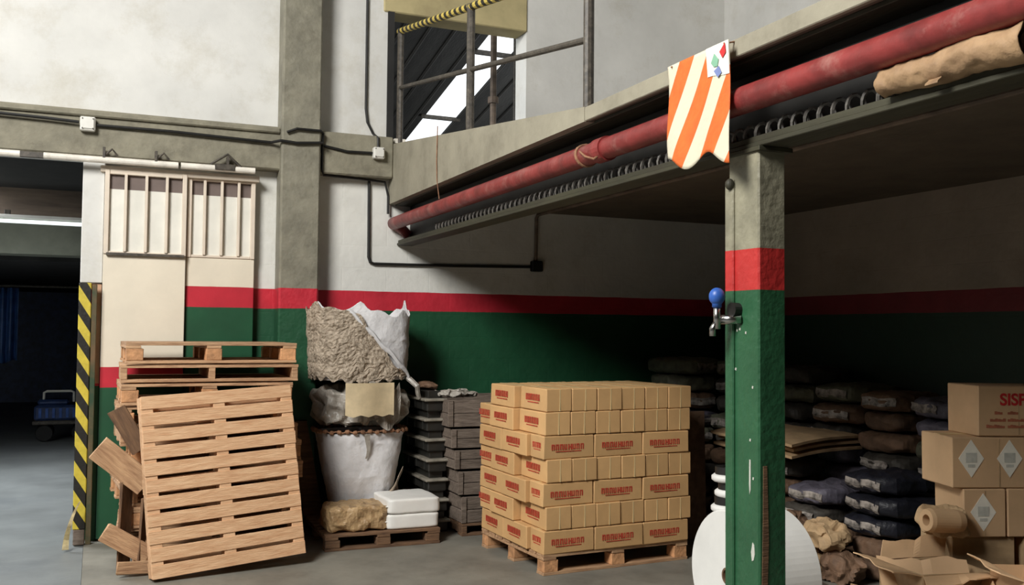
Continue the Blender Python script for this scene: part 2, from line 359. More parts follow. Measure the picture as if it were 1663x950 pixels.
# ------------------------------------------------------------------ space behind the opening: dark roof with a translucent strip
def rz_(y): return 5.8-(y-12)*0.2
b = MB()
def roofq(bb, x0, x1, y0, y1, dz, th):
    bb.prism([(x0, y0, rz_(y0)+dz), (x1, y0, rz_(y0)+dz), (x1, y1, rz_(y1)+dz), (x0, y1, rz_(y1)+dz)], (0, 0, th))
xs = 0.5
b = MB(); roofq(b, XL, 4.90, YB+.3, 24, 0, .05); roofq(b, 5.42, 14, YB+.3, 24, 0, .05)
roof = struct(b.build('ceiling_neighbour', 'roof'), 'dark sheet roof of the neighbouring hall', 'roof')
b = MB()
for k in range(60): b.cyl((XL+.2+k*.35, YB+.3, rz_(YB+.3)-.01), (XL+.2+k*.35, 24, rz_(24)-.01), .02, seg=6) if not (4.87 < XL+.2+k*.35 < 5.45) else None
struct(b.build('trim_7', 'roof'))
st = empty('roof_light_strip'); tag(st, 'bright white translucent roof sheets seen through the opening', 'skylight')
edge = [YB+.3, 10.9, 12.6, 14.9, 17.4, 20, 24]
for y0, y1 in zip(edge, edge[1:]):
    b = MB(); b.prism([(4.90+.0, y0+.02, rz_(y0)), (5.42, y0+.02, rz_(y0)), (5.42, y1-.02, rz_(y1)), (4.90, y1-.02, rz_(y1))], (0, 0, .02)); b.build('sheet', 'sky_strip', st)
    MB().box((4.82, y1-.03, rz_(y1)-.06), (5.50, y1+.03, rz_(y1)+.0)).build('purlin', 'rail_steel', st)
struct(MB().box((3.9, 23.8, 0), (14, 24, 5)).build('wall_far', 'dark'))
struct(MB().box((14, YB+.25, 0), (14.2, 24, 7)).build('wall_far_right', 'dark'))
struct(MB().box((-0.05, YB+.25, -.2), (14, 24, -0.01)).build('floor', 'floor_hall'))
b = MB().tube([(3.93, 9.6, 0), (3.93, 9.6, 5.6)], .035); b.tube([(3.93, 9.6, 4.15), (3.93, 9.6, 4.22)], .06)
tag(b.build('steel_pole', 'brown_beam'), 'thin reddish brown pole standing beyond the wall opening', 'pole')
b = MB().tube([(4.45, 10.2, 3.9), (4.45, 10.2, 5.9)], .022); b.sph((4.45, 10.2, 3.9), .045)
tag(b.build('hanging_rod', 'rail_steel'), 'thin grey rod hanging near the right jamb of the opening', 'rod')

# ------------------------------------------------------------------ railing on the ramp
rl = empty('ramp_railing', (2.44, 4.5, 2.86)); tag(rl, 'steel railing with yellow and black top rail along the ramp', 'railing')
def rz0(y): return 2.86+(y-4.5)*(3.32-2.86)/(YB-4.5)
M['rail_stripe'] = stripe_mat('yellow_black_rail', (214, 190, 92), (30, 26, 18), (0, 1, -.35), .105, .5)
ox, oy, oz = rl.location
for y, r in ((8.16, .030), (6.40, .030), (4.585, .030)):
    zb = 2.85 if y < 4.5 else rz0(y)
    zt = 4.34-(8.24-y)*0.187
    MB().tube([(0, y-oy, zb-oz), (0, y-oy, zt-oz+.03)], r).build('post', 'rail_steel', rl)
b = MB().tube([(0, 8.2-oy, 4.345-oz), (0, 4.55-oy, 4.345-3.65*.187-oz)], .028); b.build('top_rail', 'rail_stripe', rl)['label'] = 'yellow and black striped top rail'
b = MB().tube([(0, 8.2-oy, 3.83-oz), (0, 4.585-oy, 3.83-3.615*.158-oz)], .019); b.build('middle_rail', 'rail_steel', rl)
MB().box((-.05, 8.14-oy, 3.32-oz), (.05, 8.23-oy, 3.36-oz)).build('foot_plate', 'white_track', rl)

# ------------------------------------------------------------------ girder, pipe, hose, conduit
g = empty('steel_girder', (2.56, 0, 2.42)); tag(g, 'dark green steel girder carrying the mezzanine edge over the column', 'girder')
def lb(lo, hi, name, m, par, bev=.003):
    o = par.location; return MB().box([a-b_ for a, b_ in zip(lo, o)], [a-b_ for a, b_ in zip(hi, o)], bev).build(name, m, par)
lb((2.45, YF+.1, 2.415), (2.592, YB-.01, 2.435), 'bottom_flange', 'girder', g)
lb((2.57, YF+.1, 2.435), (2.585, YB-.01, 2.77), 'web', 'black', g)  # web coloured black to stand for the shadow behind the pipe
lb((2.43, YF+.1, 2.77), (2.68, YB-.01, 2.789), 'top_flange', 'girder', g)
lb((2.46, YF+.1, 2.435), (2.475, YB-.01, 2.462), 'edge_lip', 'girder', g)
lb((2.51, YF+.1, 2.68), (2.568, YB-.01, 2.715), 'cable_duct', 'black', g)
pp = empty('red_pipe', (2.405, 0, 2.605)); tag(pp, 'long thick red pipe slung along the mezzanine edge', 'pipe')
n_ = 60
b = MB().tube([(0, -3.6+(YB-.05+3.6)*i/n_, noise.noise(Vector((i*.15, 0, 0)))*.006) for i in range(n_+1)], .056, seg=20)
b.build('pipe_run', 'pipe_red', pp, smooth=True)
for y in (4.35, 1.05): MB().cyl((0, y-.05, 0), (0, y+.05, 0), .065, seg=20).build('coupling', 'pipe_red', pp)
MB().tube([(0, YB-.12, 0), (.02, YB-.06, -.01), (.09, YB-.04, -.05), (.14, YB-.04, -.1)], .045, seg=14).build('elbow', 'pipe_red', pp, smooth=True)
b = MB()
for k in range(3): b.tube([(math.cos(a)*.060, 4.52+.02*k+.03*math.sin(a*.5+k), math.sin(a)*.060) for a in [2*PI*j/16 for j in range(17)]], .006, seg=6)
b.tube([(-.06, 4.5, .01), (-.07, 4.42, -.03), (-.05, 4.36, -.05), (-.04, 4.3, -.03)], .006, seg=6)
b.build('wire_tie', 'rope', pp)
for y in (6.9, ):
    MB().tube([(-.02, y, .06), (-.04, y, .2), (-.045, y, .35), (-.04, y, .62)], .004, seg=6).build('hanger_wire', 'rope', pp)
# ribbed flexible hose lying on the lower flange
pts = []; N_ = 640
for i in range(N_+1):
    y = 2.5+(7.3-2.5)*i/N_; a = y*2*PI/0.075
    pts.append((2.50+.022*math.cos(a), y, 2.49+.03*math.sin(a)))
tag(MB().tube(pts, .008, seg=5).build('coiled_cable', mat('grey_black_cable', (128, 124, 118), .4, var=.2)), 'dark coiled cable lying on the girder flange under the red pipe', 'cable')
b = MB().tube([(3.82, 0.4, 2.765), (3.82, YB-.06, 2.765), (3.82, YB-.025, 2.735), (3.815, YB-.025, 2.33)], .017)
tag(b.build('conduit', 'brown_beam'), 'dark conduit along the mezzanine ceiling dropping to the black box', 'conduit')
tag(MB().box((3.765, YB-.07, 2.225), (3.875, YB-.001, 2.325), bev=.008).build('switch_box', 'black'), 'small black switch box on the white wall under the mezzanine', 'switch box')
b = MB().tube([(2.185, YB-.02, 2.98), (2.19, YB-.02, 2.30), (2.205, YB-.02, 2.255), (2.24, YB-.02, 2.243), (3.0, YB-.02, 2.25), (3.765, YB-.02, 2.268)], .013)
tag(b.build('conduit', 'black'), 'black conduit running down the white wall and right to the black box', 'conduit')
b = MB().tube([(2.145, YB-.02, 6.9), (2.145, YB-.02, 3.62), (2.16, YB-.02, 3.5), (2.215, YB-.02, 3.4), (2.225, YB-.15, 3.34), (2.225, YB-.155, 3.24)], .011)
tag(b.build('conduit', 'black'), 'thin vertical conduit beside the opening, entering a white junction box', 'conduit')
def jbox(x, z, lab, s=.1):
    o = empty('junction_box', (x, YB-.142, z)); tag(o, lab, 'junction box')
    MB().box((-s/2, -.06, -s/2), (s/2, 0, s/2), bev=.008).build('housing', 'white_plastic', o)
    MB().box((-s/2+.01, -.068, -s/2+.015), (s/2-.01, -.06, s/2-.008), bev=.003).build('cover', 'white_plastic', o)
    b = MB()
    for sx in (-1, 1):
        for sz in (-1, 1): b.cyl((sx*s*.34, -.071, sz*s*.34), (sx*s*.34, -.066, sz*s*.34), .005, seg=8)
    b.build('screws', 'rail_steel', o)
jbox(2.225, 3.20, 'white junction box on the beam end below the vertical conduit')
jbox(-0.10, 3.235, 'white junction box on the beam above the gate', .11)
b = MB().tube([(-3.5, YB-.18, 3.33), (-.72, YB-.18, 3.262), (-.4, YB-.18, 3.255), (-.16, YB-.18, 3.245)], .012)
tag(b.build('cable', 'black'), 'black cable sagging along the beam to the left junction box', 'cable')
b = MB().tube([(-.04, YB-.16, 3.235), (.5, YB-.17, 3.235), (1.0, YB-.17, 3.222), (1.30, YB-.17, 3.215), (1.37, YB-.24, 3.225), (1.5, YB-.245, 3.215), (1.72, YB-.245, 3.235), (1.74, YB-.15, 3.23), (1.95, YB-.155, 3.195), (2.18, YB-.155, 3.20)], .012)
tag(b.build('cable', 'black'), 'black cable along the beam between the two white junction boxes', 'cable')
b = MB().tube([(1.42, YB-.24, 3.30), (1.5, YB-.245, 3.335), (1.70, YB-.245, 3.335), (1.735, YB-.18, 3.33), (1.735, YB-.155, 3.2), (1.735, YB-.155, 3.02), (1.76, YB-.1, 2.985), (2.1, YB-.05, 2.985), (2.32, YB-.05, 2.97), (2.355, YB-.04, 2.85), (2.355, YB-.04, 2.69)], .011)
tag(b.build('cable', 'black'), 'black cable looping round the concrete column and down behind the pipe', 'cable')
# sliding gate track
tr = empty('gate_track', (-3, YB-.20, 2.96)); tag(tr, 'long white gate track hung under the beam on brackets', 'gate track')
for x0, x1 in ((-3.4, -.56), (-.40, .57), (.59, 1.17)):
    MB().cyl((x0+3, 0, 0), (x1+3, 0, 0), .026, seg=12).build('rail_tube', 'white_track', tr)
MB().box((-.56+3, -.02, -.02), (-.40+3, .02, .02)).build('joint', 'rail_steel', tr)
for x in (.02, .40, .95):
    b = MB().box((x-.008+3, -.02, .0), (x+.012+3, .03, .10), bev=.002)
    if x > .9:
        b.tube([(x-.13+3, 0, .03), (x+3, 0, .12), (x+.11+3, 0, .02)], .012, seg=6)
        b.box((x-.10+3, -.03, -.015), (x+.06+3, .03, .035), bev=.004)
    else: b.tube([(x+3, 0, .03), (x+.06+3, 0, .09), (x+.10+3, 0, .04)], .009, seg=6)
    b.build('bracket', 'rail_steel', tr)

# ------------------------------------------------------------------ gate leaves
def leaf(name, x0, x1, y, z0, z1, zw, bm_, bars, lab):
    o = empty(name, (x0, y, z0)); struct(o, lab, 'gate leaf')
    W = x1-x0; H = z1-z0; h = zw-z0
    MB().box((0, 0, 0), (W, .035, h), bev=.004).build('lower_panel', bm_, o)
    b = MB(); b.box((0, -.012, h), (.035, .035, H), bev=.004); b.box((W-.035, -.012, h), (W, .035, H), bev=.004)
    b.box((.035, -.008, H-.035), (W-.035, .035, H), bev=.004); b.box((.035, -.008, h), (W-.035, .035, h+.022), bev=.004)
    b.build('frame', 'gate_paint', o)
    MB().box((.035, .02, h+.022), (W-.035, .03, H-.15)).build('pane', 'pane', o)
    MB().box((.035, .024, H-.15), (W-.035, .03, H-.035)).build('pane', 'pane_dark', o)['label'] = 'dark strip of gaps along the top'
    for i in range(bars):
        x = W*(i+1)/(bars+1); MB().box((x-.011, -.02, h+.02), (x+.011, .012, H-.03), bev=.003).build('bar', 'gate_paint', o)
    return o
gl = leaf('door_1', .035, .648, YB-.13, .02, 2.90, 2.235, 'gate_low', 3, 'cream left leaf of the steel gate with red band low down')
MB().box((.02, -.03, 2.205), (.60, .0, 2.225)).build('handle_rail', 'rail_steel', gl)
leaf('door_2', .655, 1.195, YB-.09, .02, 2.90, 2.235, 'gate_band', 3, 'cream right leaf of the steel gate with red and green band at wall height')
struct(MB().box((-.0, YB-.13, 2.88), (1.22, YB-.04, 2.93), bev=.004).build('trim_8', 'gate_paint'))

# ------------------------------------------------------------------ striped guard post
gp = empty('guard_post', (-.075, YB-.19, 0)); tag(gp, 'black and yellow striped post at the corner of the left passage', 'post')
M['post_stripe'] = stripe_mat('black_yellow_post', (206, 186, 66), (32, 30, 26), (1.0, 0, .62), .138, .5, dirt=(96, 84, 52))
MB().box((-.055, -.03, .12), (.035, .05, 2.0), bev=.006).build('striped_face', 'post_stripe', gp)
MB().box((-.050, -.025, 0), (.03, .05, .12), bev=.006).build('worn_base', 'wood_grey', gp)
MB().box((.036, -.02, 0), (.075, .05, 1.99), bev=.004).build('side_angle', mat('post_side', (44, 68, 46), .6, var=.2, rgb2=(110, 84, 56)), gp)
b = MB().grid(lambda u, v: Vector((-.17+.10*v+.02*math.sin(u*3)+.03*u, 7.82+.03*math.sin(v*5), .02+.30*u-.02*v)) if True else None, 8, 3, .006)
b = MB().grid(lambda u, v: Vector((-.17+.09*u*u+.035*(v-.5)*(1.3-u), 7.84+.06*u+.02*math.sin(u*9), .012+.34*u)), 10, 2, .006)
tag(b.build('torn_strip', mat('dirty_yellow_tape', (176, 160, 116), .6, var=.25, scale=20)), 'dirty yellow torn strip lying against the foot of the striped post', 'strip')

# ------------------------------------------------------------------ passage on the left
struct(MB().box((XL, 12.0, 2.88), (0.0, 12.2, 3.22)).build('trim_9', 'brown_beam'), 'brown beam across the passage ceiling', 'beam')
struct(MB().box((XL, 12.3, 2.50), (0.0, 12.7, 2.86)).build('trim_10', 'grey_beam'), 'grey green beam across the passage behind the tube lamp', 'beam')
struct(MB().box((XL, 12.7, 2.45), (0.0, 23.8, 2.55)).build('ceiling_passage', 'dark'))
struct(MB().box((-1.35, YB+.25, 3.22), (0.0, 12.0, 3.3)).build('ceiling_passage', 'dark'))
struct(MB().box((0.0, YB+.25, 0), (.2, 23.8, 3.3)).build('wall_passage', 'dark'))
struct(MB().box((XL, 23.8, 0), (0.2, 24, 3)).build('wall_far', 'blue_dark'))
lm = empty('tube_lamp', (-1.2, 11.85, 2.83)); tag(lm, 'white fluorescent tube lamp below the brown beam in the passage', 'lamp')
MB().box((-1.3, -.03, .03), (1.17, .04, .07), bev=.005).build('housing', 'white_plastic', lm)
MB().cyl((-1.25, 0, .005), (1.12, 0, -.005), .022, seg=12).build('tube', 'tube', lm)
MB().box((.24, -.025, .045), (.30, .025, .12), bev=.004).build('bracket', 'rail_steel', lm)
for i, (x, wd, zt, zb, lab) in enumerate(((-2.05, .55, 2.30, 1.05, 'blue plastic curtain at the left edge of the passage'), (-1.38, .42, 2.30, 1.10, 'blue plastic curtain hanging beside the dark doorway'))):
    Y0 = 17.5
    b = MB().grid(lambda u, v: Vector((x+wd*(u-.5), Y0+.05*math.sin(u*22+i), zb+(zt-zb)*v+.03*math.sin(u*9)*(1-v))), 40, 6, .01)
    tag(b.build('hanging_curtain', 'curtain', smooth=True), lab, 'curtain')
b = MB().tube([(-2.6, 17.5, 2.33), (-.1, 17.5, 2.33)], .02)
tag(b.build('curtain_rail', 'rail_steel'), 'thin rail carrying the blue curtains in the passage', 'rail')
# machine
mc = empty('engine_cart', (-.44, 15.75, 0)); tag(mc, 'small blue engine on a wheeled cart parked in the passage', 'cart')
MB().box((-.36, -.25, .30), (.40, .25, .52), bev=.03).build('body', 'blue_dark', mc)
MB().box((-.32, -.2, .52), (.1, .2, .60), bev=.03).build('cover', 'blue_dark', mc)
b = MB()
for k in range(7): b.box((-.30+k*.09, -.262, .34), (-.26+k*.09, -.248, .48), bev=.003)
b.build('cooling_fins', 'blue', mc)
MB().tube([(-.24, -.1, .56), (-.24, -.1, .70), (-.2, -.1, .72), (.12, -.1, .72), (.16, -.1, .70), (.16, -.1, .56)], .018).build('handle', 'white_plastic', mc)
MB().box((-.38, -.27, .24), (.42, .27, .30), bev=.01).build('deck', 'rail_steel', mc)
MB().sph((.22, -.27, .44), .03).build('cap', 'chrome', mc)
for x in (-.22, .26):
    for y in (-.2, .2):
        wo = MB().lathe([(.03, -.03), (.11, -.03), (.12, -.015), (.12, .015), (.11, .03), (.03, .03)], (0, 0, 0), 'X', 20).build('wheel', 'rubber', mc, loc=(x, y, .115)); wo.rotation_euler = (0, 0, PI/2)
b = MB().tube([(-.22, -.2, .115), (-.22, -.2, .26)], .02).tube([(-.22, .2, .115), (-.22, .2, .26)], .02).tube([(.26, -.2, .115), (.26, -.2, .26)], .02).tube([(.26, .2, .115), (.26, .2, .26)], .02)
b.build('axle_brackets', 'rail_steel', mc)

# ------------------------------------------------------------------ pallets
def pallet(name, W, D, H, nb, m, style='block', bw=.09, seedj=.004, sw=.045):
    """W along x (seen from the front), D along y, boards along x"""
    o = empty(name)
    t = .02
    b = MB(); g_ = (D-nb*bw)/(nb-1)
    for i in range(nb): b.box((random.uniform(-seedj, seedj), i*(bw+g_), H-t), (W+random.uniform(-seedj, seedj), i*(bw+g_)+bw, H), bev=.002, jit=.0012)
    b.build('top_deck', m, o)
    if style == 'block':
        for x in (0, W/2-.05, W-.1): MB().box((x, 0, H-2*t), (x+.1, D, H-t), bev=.002).build('cross_board', m, o)
        for y in (0, D/2-.05, D-.1):
            for x in (0, W/2-.06, W-.12):
                MB().box((x+.004, y+.003, t), (x+.116, y+.1, H-2*t), bev=.004, jit=.002).build('block', 'block' if m != 'wood_dark' else m, o)
        b = MB()
        for y in (0, D/2-.05, D-.1): b.box((0, y, 0), (W, y+.1, t), bev=.002, jit=.001)
        b.build('bottom_deck', m, o)
    else:
        for x in (.0, W/2-sw/2, W-sw): MB().box((x, .002, t), (x+sw, D-.002, H-t+(.014 if sw > .06 else 0)), bev=.003).build('stringer', m, o)
        b = MB()
        for y in (0, D/2-.05, D-.1): b.box((0, y, 0), (W, y+.1, t), bev=.002, jit=.001)
        b.build('bottom_deck', m, o)
    return o

# the pallet standing on edge against the pile
lp = pallet('wooden_pallet', 1.03, 1.19, .13, 11, 'wood', 'stringer', .086, sw=.08)
tag(lp, 'pale new wooden pallet stood upright on edge, leaning against the pallet pile', 'pallet', 'wooden pallets')
ex = Vector((math.cos(R(7)), math.sin(R(7)), 0)); el = Vector((-.10, .19, 1.24)).normalized()
ex = (ex-el*ex.dot(el)).normalized(); ez = ex.cross(el)
org = Vector((.372, 6.66, .0))-ez*.13
mm = Matrix((ex, el, ez)).transposed().to_4x4(); mm.translation = org
lowz = min((mm @ Vector((x, 0, z))).z for x in (0, 1.02) for z in (0, .13)); mm.translation = org-Vector((0, 0, lowz-.002))
lp.matrix_world = mm

# the pile of pallets behind it
protoA = pallet('wooden_pallet', 1.18, .82, .145, 7, 'wood_pile', 'block', .1)
protoB = pallet('wooden_pallet', 1.22, .82, .12, 7, 'wood_pile', 'stringer', .1)
zz = 0; pile = [(0, .27, 1.5), (1, .16, -2), (0, .22, 2), (0, .18, 4), (1, .2, -1), (0, .24, 1), (1, .17, 2), (0, .14, 0), (0, .165, 1.0), (1, .16, -.5), (0, .19, 1.2), (0, .0, 0)][:11]
for i, (k, x, a) in enumerate(pile):
    src = (protoA, protoB)[k]
    o = src if i < 2 and i == [p[0] for p in pile].index(k) else copy_tree(src)
    o.location = (x, 7.13+(.02 if i % 2 else 0), zz+.001); o.rotation_euler = (0, 0, R(a))
    zz += (.145, .12)[k] + (.012 if i > 6 else .003)
    tag(o, {10: 'topmost wooden pallet of the pile before the cream gate'}.get(i, 'wooden pallet in the pile before the cream gate, %s' % nth(i, 11)), 'pallet', 'wooden pallets')
# broken boards down the left side of the pile
def plank(lo, hi, w_, th, m, name, lab, cat, grp=None, n=None):
    lo = Vector(lo); hi = Vector(hi); d = hi-lo; q = d.to_track_quat('X', 'Z').to_matrix().to_4x4()
    o = MB().box((0, -th/2, -w_/2), (d.length, th/2, w_/2), bev=.002, jit=.008).build(name, m)
    o.matrix_world = Matrix.Translation(lo) @ q
    return tag(o, lab, cat, grp)
plank((.03, 7.00, .86), (.34, 7.04, .58), .17, .025, 'wood_pile', 'broken_board', 'wide pale broken board jutting left of the pallet pile at mid height', 'board', 'broken boards')
plank((.14, 7.05, 1.10), (.30, 7.05, .82), .12, .02, 'wood_dark', 'broken_board', 'upper short dark board sloping at the left side of the pallet pile', 'board', 'broken boards')
plank((.20, 7.04, .03), (.22, 7.07, .62), .13, .022, 'wood_dark', 'broken_board', 'dark upright board at the lower left side of the pallet pile', 'board', 'broken boards')
plank((.08, 6.93, .30), (.36, 6.97, .12), .13, .022, 'wood_pile', 'broken_board', 'low pale board sloping to the floor left of the upright pallet', 'board', 'broken boards')
plank((.31, 6.98, .02), (.33, 7.02, .50), .09, .022, 'wood_dark', 'broken_board', 'dark upright board right behind the edge of the upright pallet', 'board', 'broken boards')
plank((.16, 6.87, .07), (.42, 6.90, .05), .09, .022, 'wood_pile', 'broken_board', 'flat pale board lying lowest beside the upright pallet', 'board', 'broken boards')

# ------------------------------------------------------------------ bulk bags on a pallet, bale, white sack
bp = pallet('wooden_pallet', .90, .98, .12, 8, 'wood_dark', 'block', .09)
bp.location = (1.60, 7.13, 0); bp.rotation_euler = (0, 0, R(-1))
tag(bp, 'dark stained low pallet under the brown bale and white sack', 'pallet', 'wooden pallets')
bl = lump('wrapped_bale', (.46, .38, .19), 'bale', n=16, p=8, amp=.016, fr=10, seed=3, loc=(1.865, 7.35, .121))
tag(bl, 'brown bale wrapped in crinkled plastic on the dark pallet', 'bale')
def sack(x, y, z, sx, sy, sz, rz, m, lab, grp=None, seed=1, name='white_sack', seam=True, p=14, amp=.004, cat='sack'):
    o = empty(name, (x, y, z), rz); tag(o, lab, cat, grp)
    lump('body', (sx, sy, sz), m, o, n=12, p=p, amp=amp, fr=5, seed=seed, flat=False)
    if seam: MB().box((-sx/2-.012, -.5*sy*.9, sz*.48), (-sx/2+.02, .5*sy*.9, sz*.52), bev=.002).build('seam', m, o)
    return o
sack(2.30, 7.37, .121, .42, .44, .115, R(-1), 'sack_white', 'flat white sack beside the brown bale, under another one', 'white sacks', 4)
sack(2.30, 7.375, .237, .43, .45, .115, R(1), 'sack_white', 'flat white sack on top of the pair beside the brown bale', 'white sacks', 9)

def bag_ring(rx, ry, p=3.2, seg=64, ph=0):
    out = []
    for k in range(seg):
        a = 2*PI*k/seg; c, s_ = math.cos(a), math.sin(a)
        l = (abs(c)**p+abs(s_)**p)**(-1/p); out.append((a, c*l*rx, s_*l*ry))
    return out
def bag(parent, name, m, prof, amp=.012, seed=0, rim=None, a0=0, a1=360, off=0.0, th=.008, p=3.0, zcut=None, smooth=True, fr=7):
    """prof: list of (z, rx, ry); rim(a) raises the top ring; a0..a1 limit the sweep"""
    NA = 90; NV = 44; full = (a1-a0) >= 360; bm = bmesh.new(); rows = []
    for j in range(NV+1):
        t = j/NV; fi = t*(len(prof)-1); i = min(int(fi), len(prof)-2); f = fi-i; f = f*f*(3-2*f)
        z = prof[i][0]+(prof[i+1][0]-prof[i][0])*f; rx = prof[i][1]+(prof[i+1][1]-prof[i][1])*f+off; ry = prof[i][2]+(prof[i+1][2]-prof[i][2])*f+off
        row = []
        for k in range(NA+(0 if full else 1)):
            a = R(a0+(a1-a0)*k/NA); c, s_ = math.cos(a), math.sin(a); l = (abs(c)**p+abs(s_)**p)**(-1/p)
            zz_ = z
            if rim: zz_ = z + rim(a)*max(0, (t-.45)/.55)**1.5
            if zcut: zz_ = max(zz_, zcut(a))
            P = Vector((c*l*rx, s_*l*ry, zz_)); o_ = Vector((seed, seed*2, 0))
            d = noise.noise(P*fr+o_)*amp + (1-abs(noise.noise(P*fr*2.1+o_))*2)*amp*.6
            P += Vector((c, s_, 0))*d
            row.append(bm.verts.new(P))
        rows.append(row)
    n = len(rows[0]); fs = []
    for a_, b_ in zip(rows, rows[1:]):
        for k in range(n if full else n-1):
            q = (a_[k], a_[(k+1) % n], b_[(k+1) % n], b_[k])
            fs.append(bm.faces.new(q))
    if full: fs.append(bm.faces.new(rows[0][::-1]))
    bmesh.ops.recalc_face_normals(bm, faces=fs)
    me = bpy.data.meshes.new(name)
    for f in bm.faces: f.smooth = smooth
    bm.to_mesh(me); bm.free(); me.materials.append(M[m])
    o = bpy.data.objects.new(name, me); COL.objects.link(o); o.parent = parent
    md = o.modifiers.new('thickness', 'SOLIDIFY'); md.thickness = th; md.offset = -1
    return o
BX, BY = 2.03, 7.83
lo_ = empty('bulk_bag', (BX, BY, .122)); tag(lo_, 'lower white bulk bag narrowing to its base, on the dark pallet', 'bulk bag', 'bulk bags')
bag(lo_, 'body', 'bag_white', [(0, .02, .02), (.005, .21, .19), (.10, .235, .215), (.35, .285, .25), (.62, .34, .275), (.70, .35, .28)], amp=.014, seed=2)
def lace(k):
    a = 2*PI*k/240; l = (abs(math.cos(a))**3+abs(math.sin(a))**3)**(-1/3)
    return (math.cos(a)*l*.375, math.sin(a)*l*.30, .715+.005*math.sin(k*.7))
b = MB().tube([lace(k) for k in range(240)], .012, seg=8, rf=lambda i: .017 if i % 6 < 3 else .006)
b.build('laced_rim', 'rope', lo_)['label'] = 'brown laced cord around the rim'
b = MB().grid(lambda u, v: Vector((-.02+.05*(u-.5)*(1-.7*v)+.03*v*math.sin(3*v), -.285-.05*(1-v)-.0, .70-.20*v)), 4, 8, .004)
b.build('hanging_tie', 'bag_grey', lo_)
b = MB().grid(lambda u, v: Vector((.16+.15*u+.02*math.sin(v*8), -.275+.13*u*u*1.0-.01*math.sin(u*9+v*5)-.02, .05+.36*v*(.5+.5*u))), 10, 14, .004)
b.build('brown_flap', 'net', lo_)
md_ = empty('plastic_bundle', (BX-.0, BY, .875)); tag(md_, 'crumpled grey plastic bundle squeezed between the two bulk bags', 'plastic bundle')
lump('body', (.76, .56, .33), 'bag_grey', md_, n=26, p=3.4, amp=.05, fr=6, seed=11)
b = MB().grid(lambda u, v: Vector((-.05+.3*u, -.31-.03*math.sin(u*12+v*4), .02+.30*v+.05*math.sin(u*7))), 14, 10, .004)
b.build('loose_fold', 'bag_grey', md_)
tp = empty('bulk_bag', (BX-.01, BY, 1.245)); tag(tp, 'upper open white bulk bag with ragged rim and dusty netting over its left side', 'bulk bag', 'bulk bags')
def rim(a):   # ragged rim, high at the left front corner and at the right
    return .05*math.sin(3*a+.6)+.05*math.cos(a-PI*1.12)**9*(1 if math.cos(a-PI*1.12) > 0 else 0)*2.2 + .05*max(0, math.cos(a-R(-20)))**4 + .045*max(0, math.sin(7*a+1))**3 + .014*math.sin(13*a) - .03
bag(tp, 'body', 'bag_white', [(0, .02, .02), (.005, .36, .27), (.1, .385, .285), (.33, .40, .29), (.57, .40, .285)], amp=.014, seed=5, rim=rim)
# netting: covers the left and front-left, its lower right edge falling diagonally
def netcut(a):
    d = (math.degrees(a) % 360)
    return 0
def net_surface():
    NA, NV = 80, 40; bm = bmesh.new(); rows = []
    for j in range(NV+1):
        row = []
        for k in range(NA+1):
            t = j/NV; u = k/NA; a = R(150+u*175)       # 150 deg (left back) to 325 deg (front right)
            deg = 150+u*175
            top = .57+rim(a)*1.0 if deg < 245 else .57+rim(a)-(deg-245)/80*.58
            bot = .02-.05*max(0, 1-abs(deg-265)/40) + .02*math.sin(deg*.4)
            top = max(top, bot+.05)
            z = bot+(top-bot)*t
            c, s_ = math.cos(a), math.sin(a); l = (abs(c)**3+abs(s_)**3)**(-1/3)
            fr_ = z/.6; rx = .375+.03*fr_+.022; ry = .275+.015*fr_+.03
            P = Vector((c*l*rx, s_*l*ry, z)); d = noise.noise(P*12)*.016+(1-abs(noise.noise(P*34))*2)*.011
            P += Vector((c, s_, 0))*max(d, -.012)
            row.append(bm.verts.new(P))
        rows.append(row)
    for a_, b_ in zip(rows, rows[1:]):
        for k in range(NA): bm.faces.new((a_[k], a_[k+1], b_[k+1], b_[k]))
    me = bpy.data.meshes.new('netting'); bm.to_mesh(me); bm.free(); me.materials.append(M['net'])
    o = bpy.data.objects.new('netting', me); COL.objects.link(o); o.parent = tp
    md = o.modifiers.new('thickness', 'SOLIDIFY'); md.thickness = .006
    o['label'] = 'dusty brown crumpled netting'
net_surface()
def redge(u, v):
    a = R(248+72*u); l = (abs(math.cos(a))**3+abs(math.sin(a))**3)**(-1/3); z_ = .56-.53*u
    return Vector((math.cos(a)*l*(.415+.012*math.sin(v*PI)), math.sin(a)*l*(.318+.015*math.sin(v*PI)), z_+.05*(v-.5)+.008*math.sin(u*22)))
b = MB().grid(redge, 26, 5, .004)
b.build('rolled_edge', 'bag_white', tp)
b = MB().tube([(.36, -.2, .02), (.42, -.28, -.05), (.43, -.26, -.10), (.45, -.24, -.15)], .02, seg=8, rf=lambda i: .026-.003*i)
b.build('loose_cord', 'bag_grey', tp)
cb = MB().grid(lambda u, v: Vector((-.19+.40*u, -.02*math.sin(u*5), .27*v+(.035*abs(((u*3.3) % 1)-.5) if v < .1 else 0))), 20, 6, .008)
co = cb.build('cardboard_sheet', mat('yellowish_card', (205, 186, 150), .75, var=.1, scale=6)); co.location = (BX-.03, BY-.40, .965)
tag(co, 'yellowish torn cardboard piece hanging between the two bulk bags', 'cardboard')
o = MB().prism([(1.60, 7.93, .125), (1.76, 7.93, .125), (1.62, 7.97, .90), (1.48, 7.97, .90)], (0, .02, 0)).build('leaning_board', 'wood_dark')
tag(o, 'dark brown board leaning behind the left side of the bulk bags', 'board')

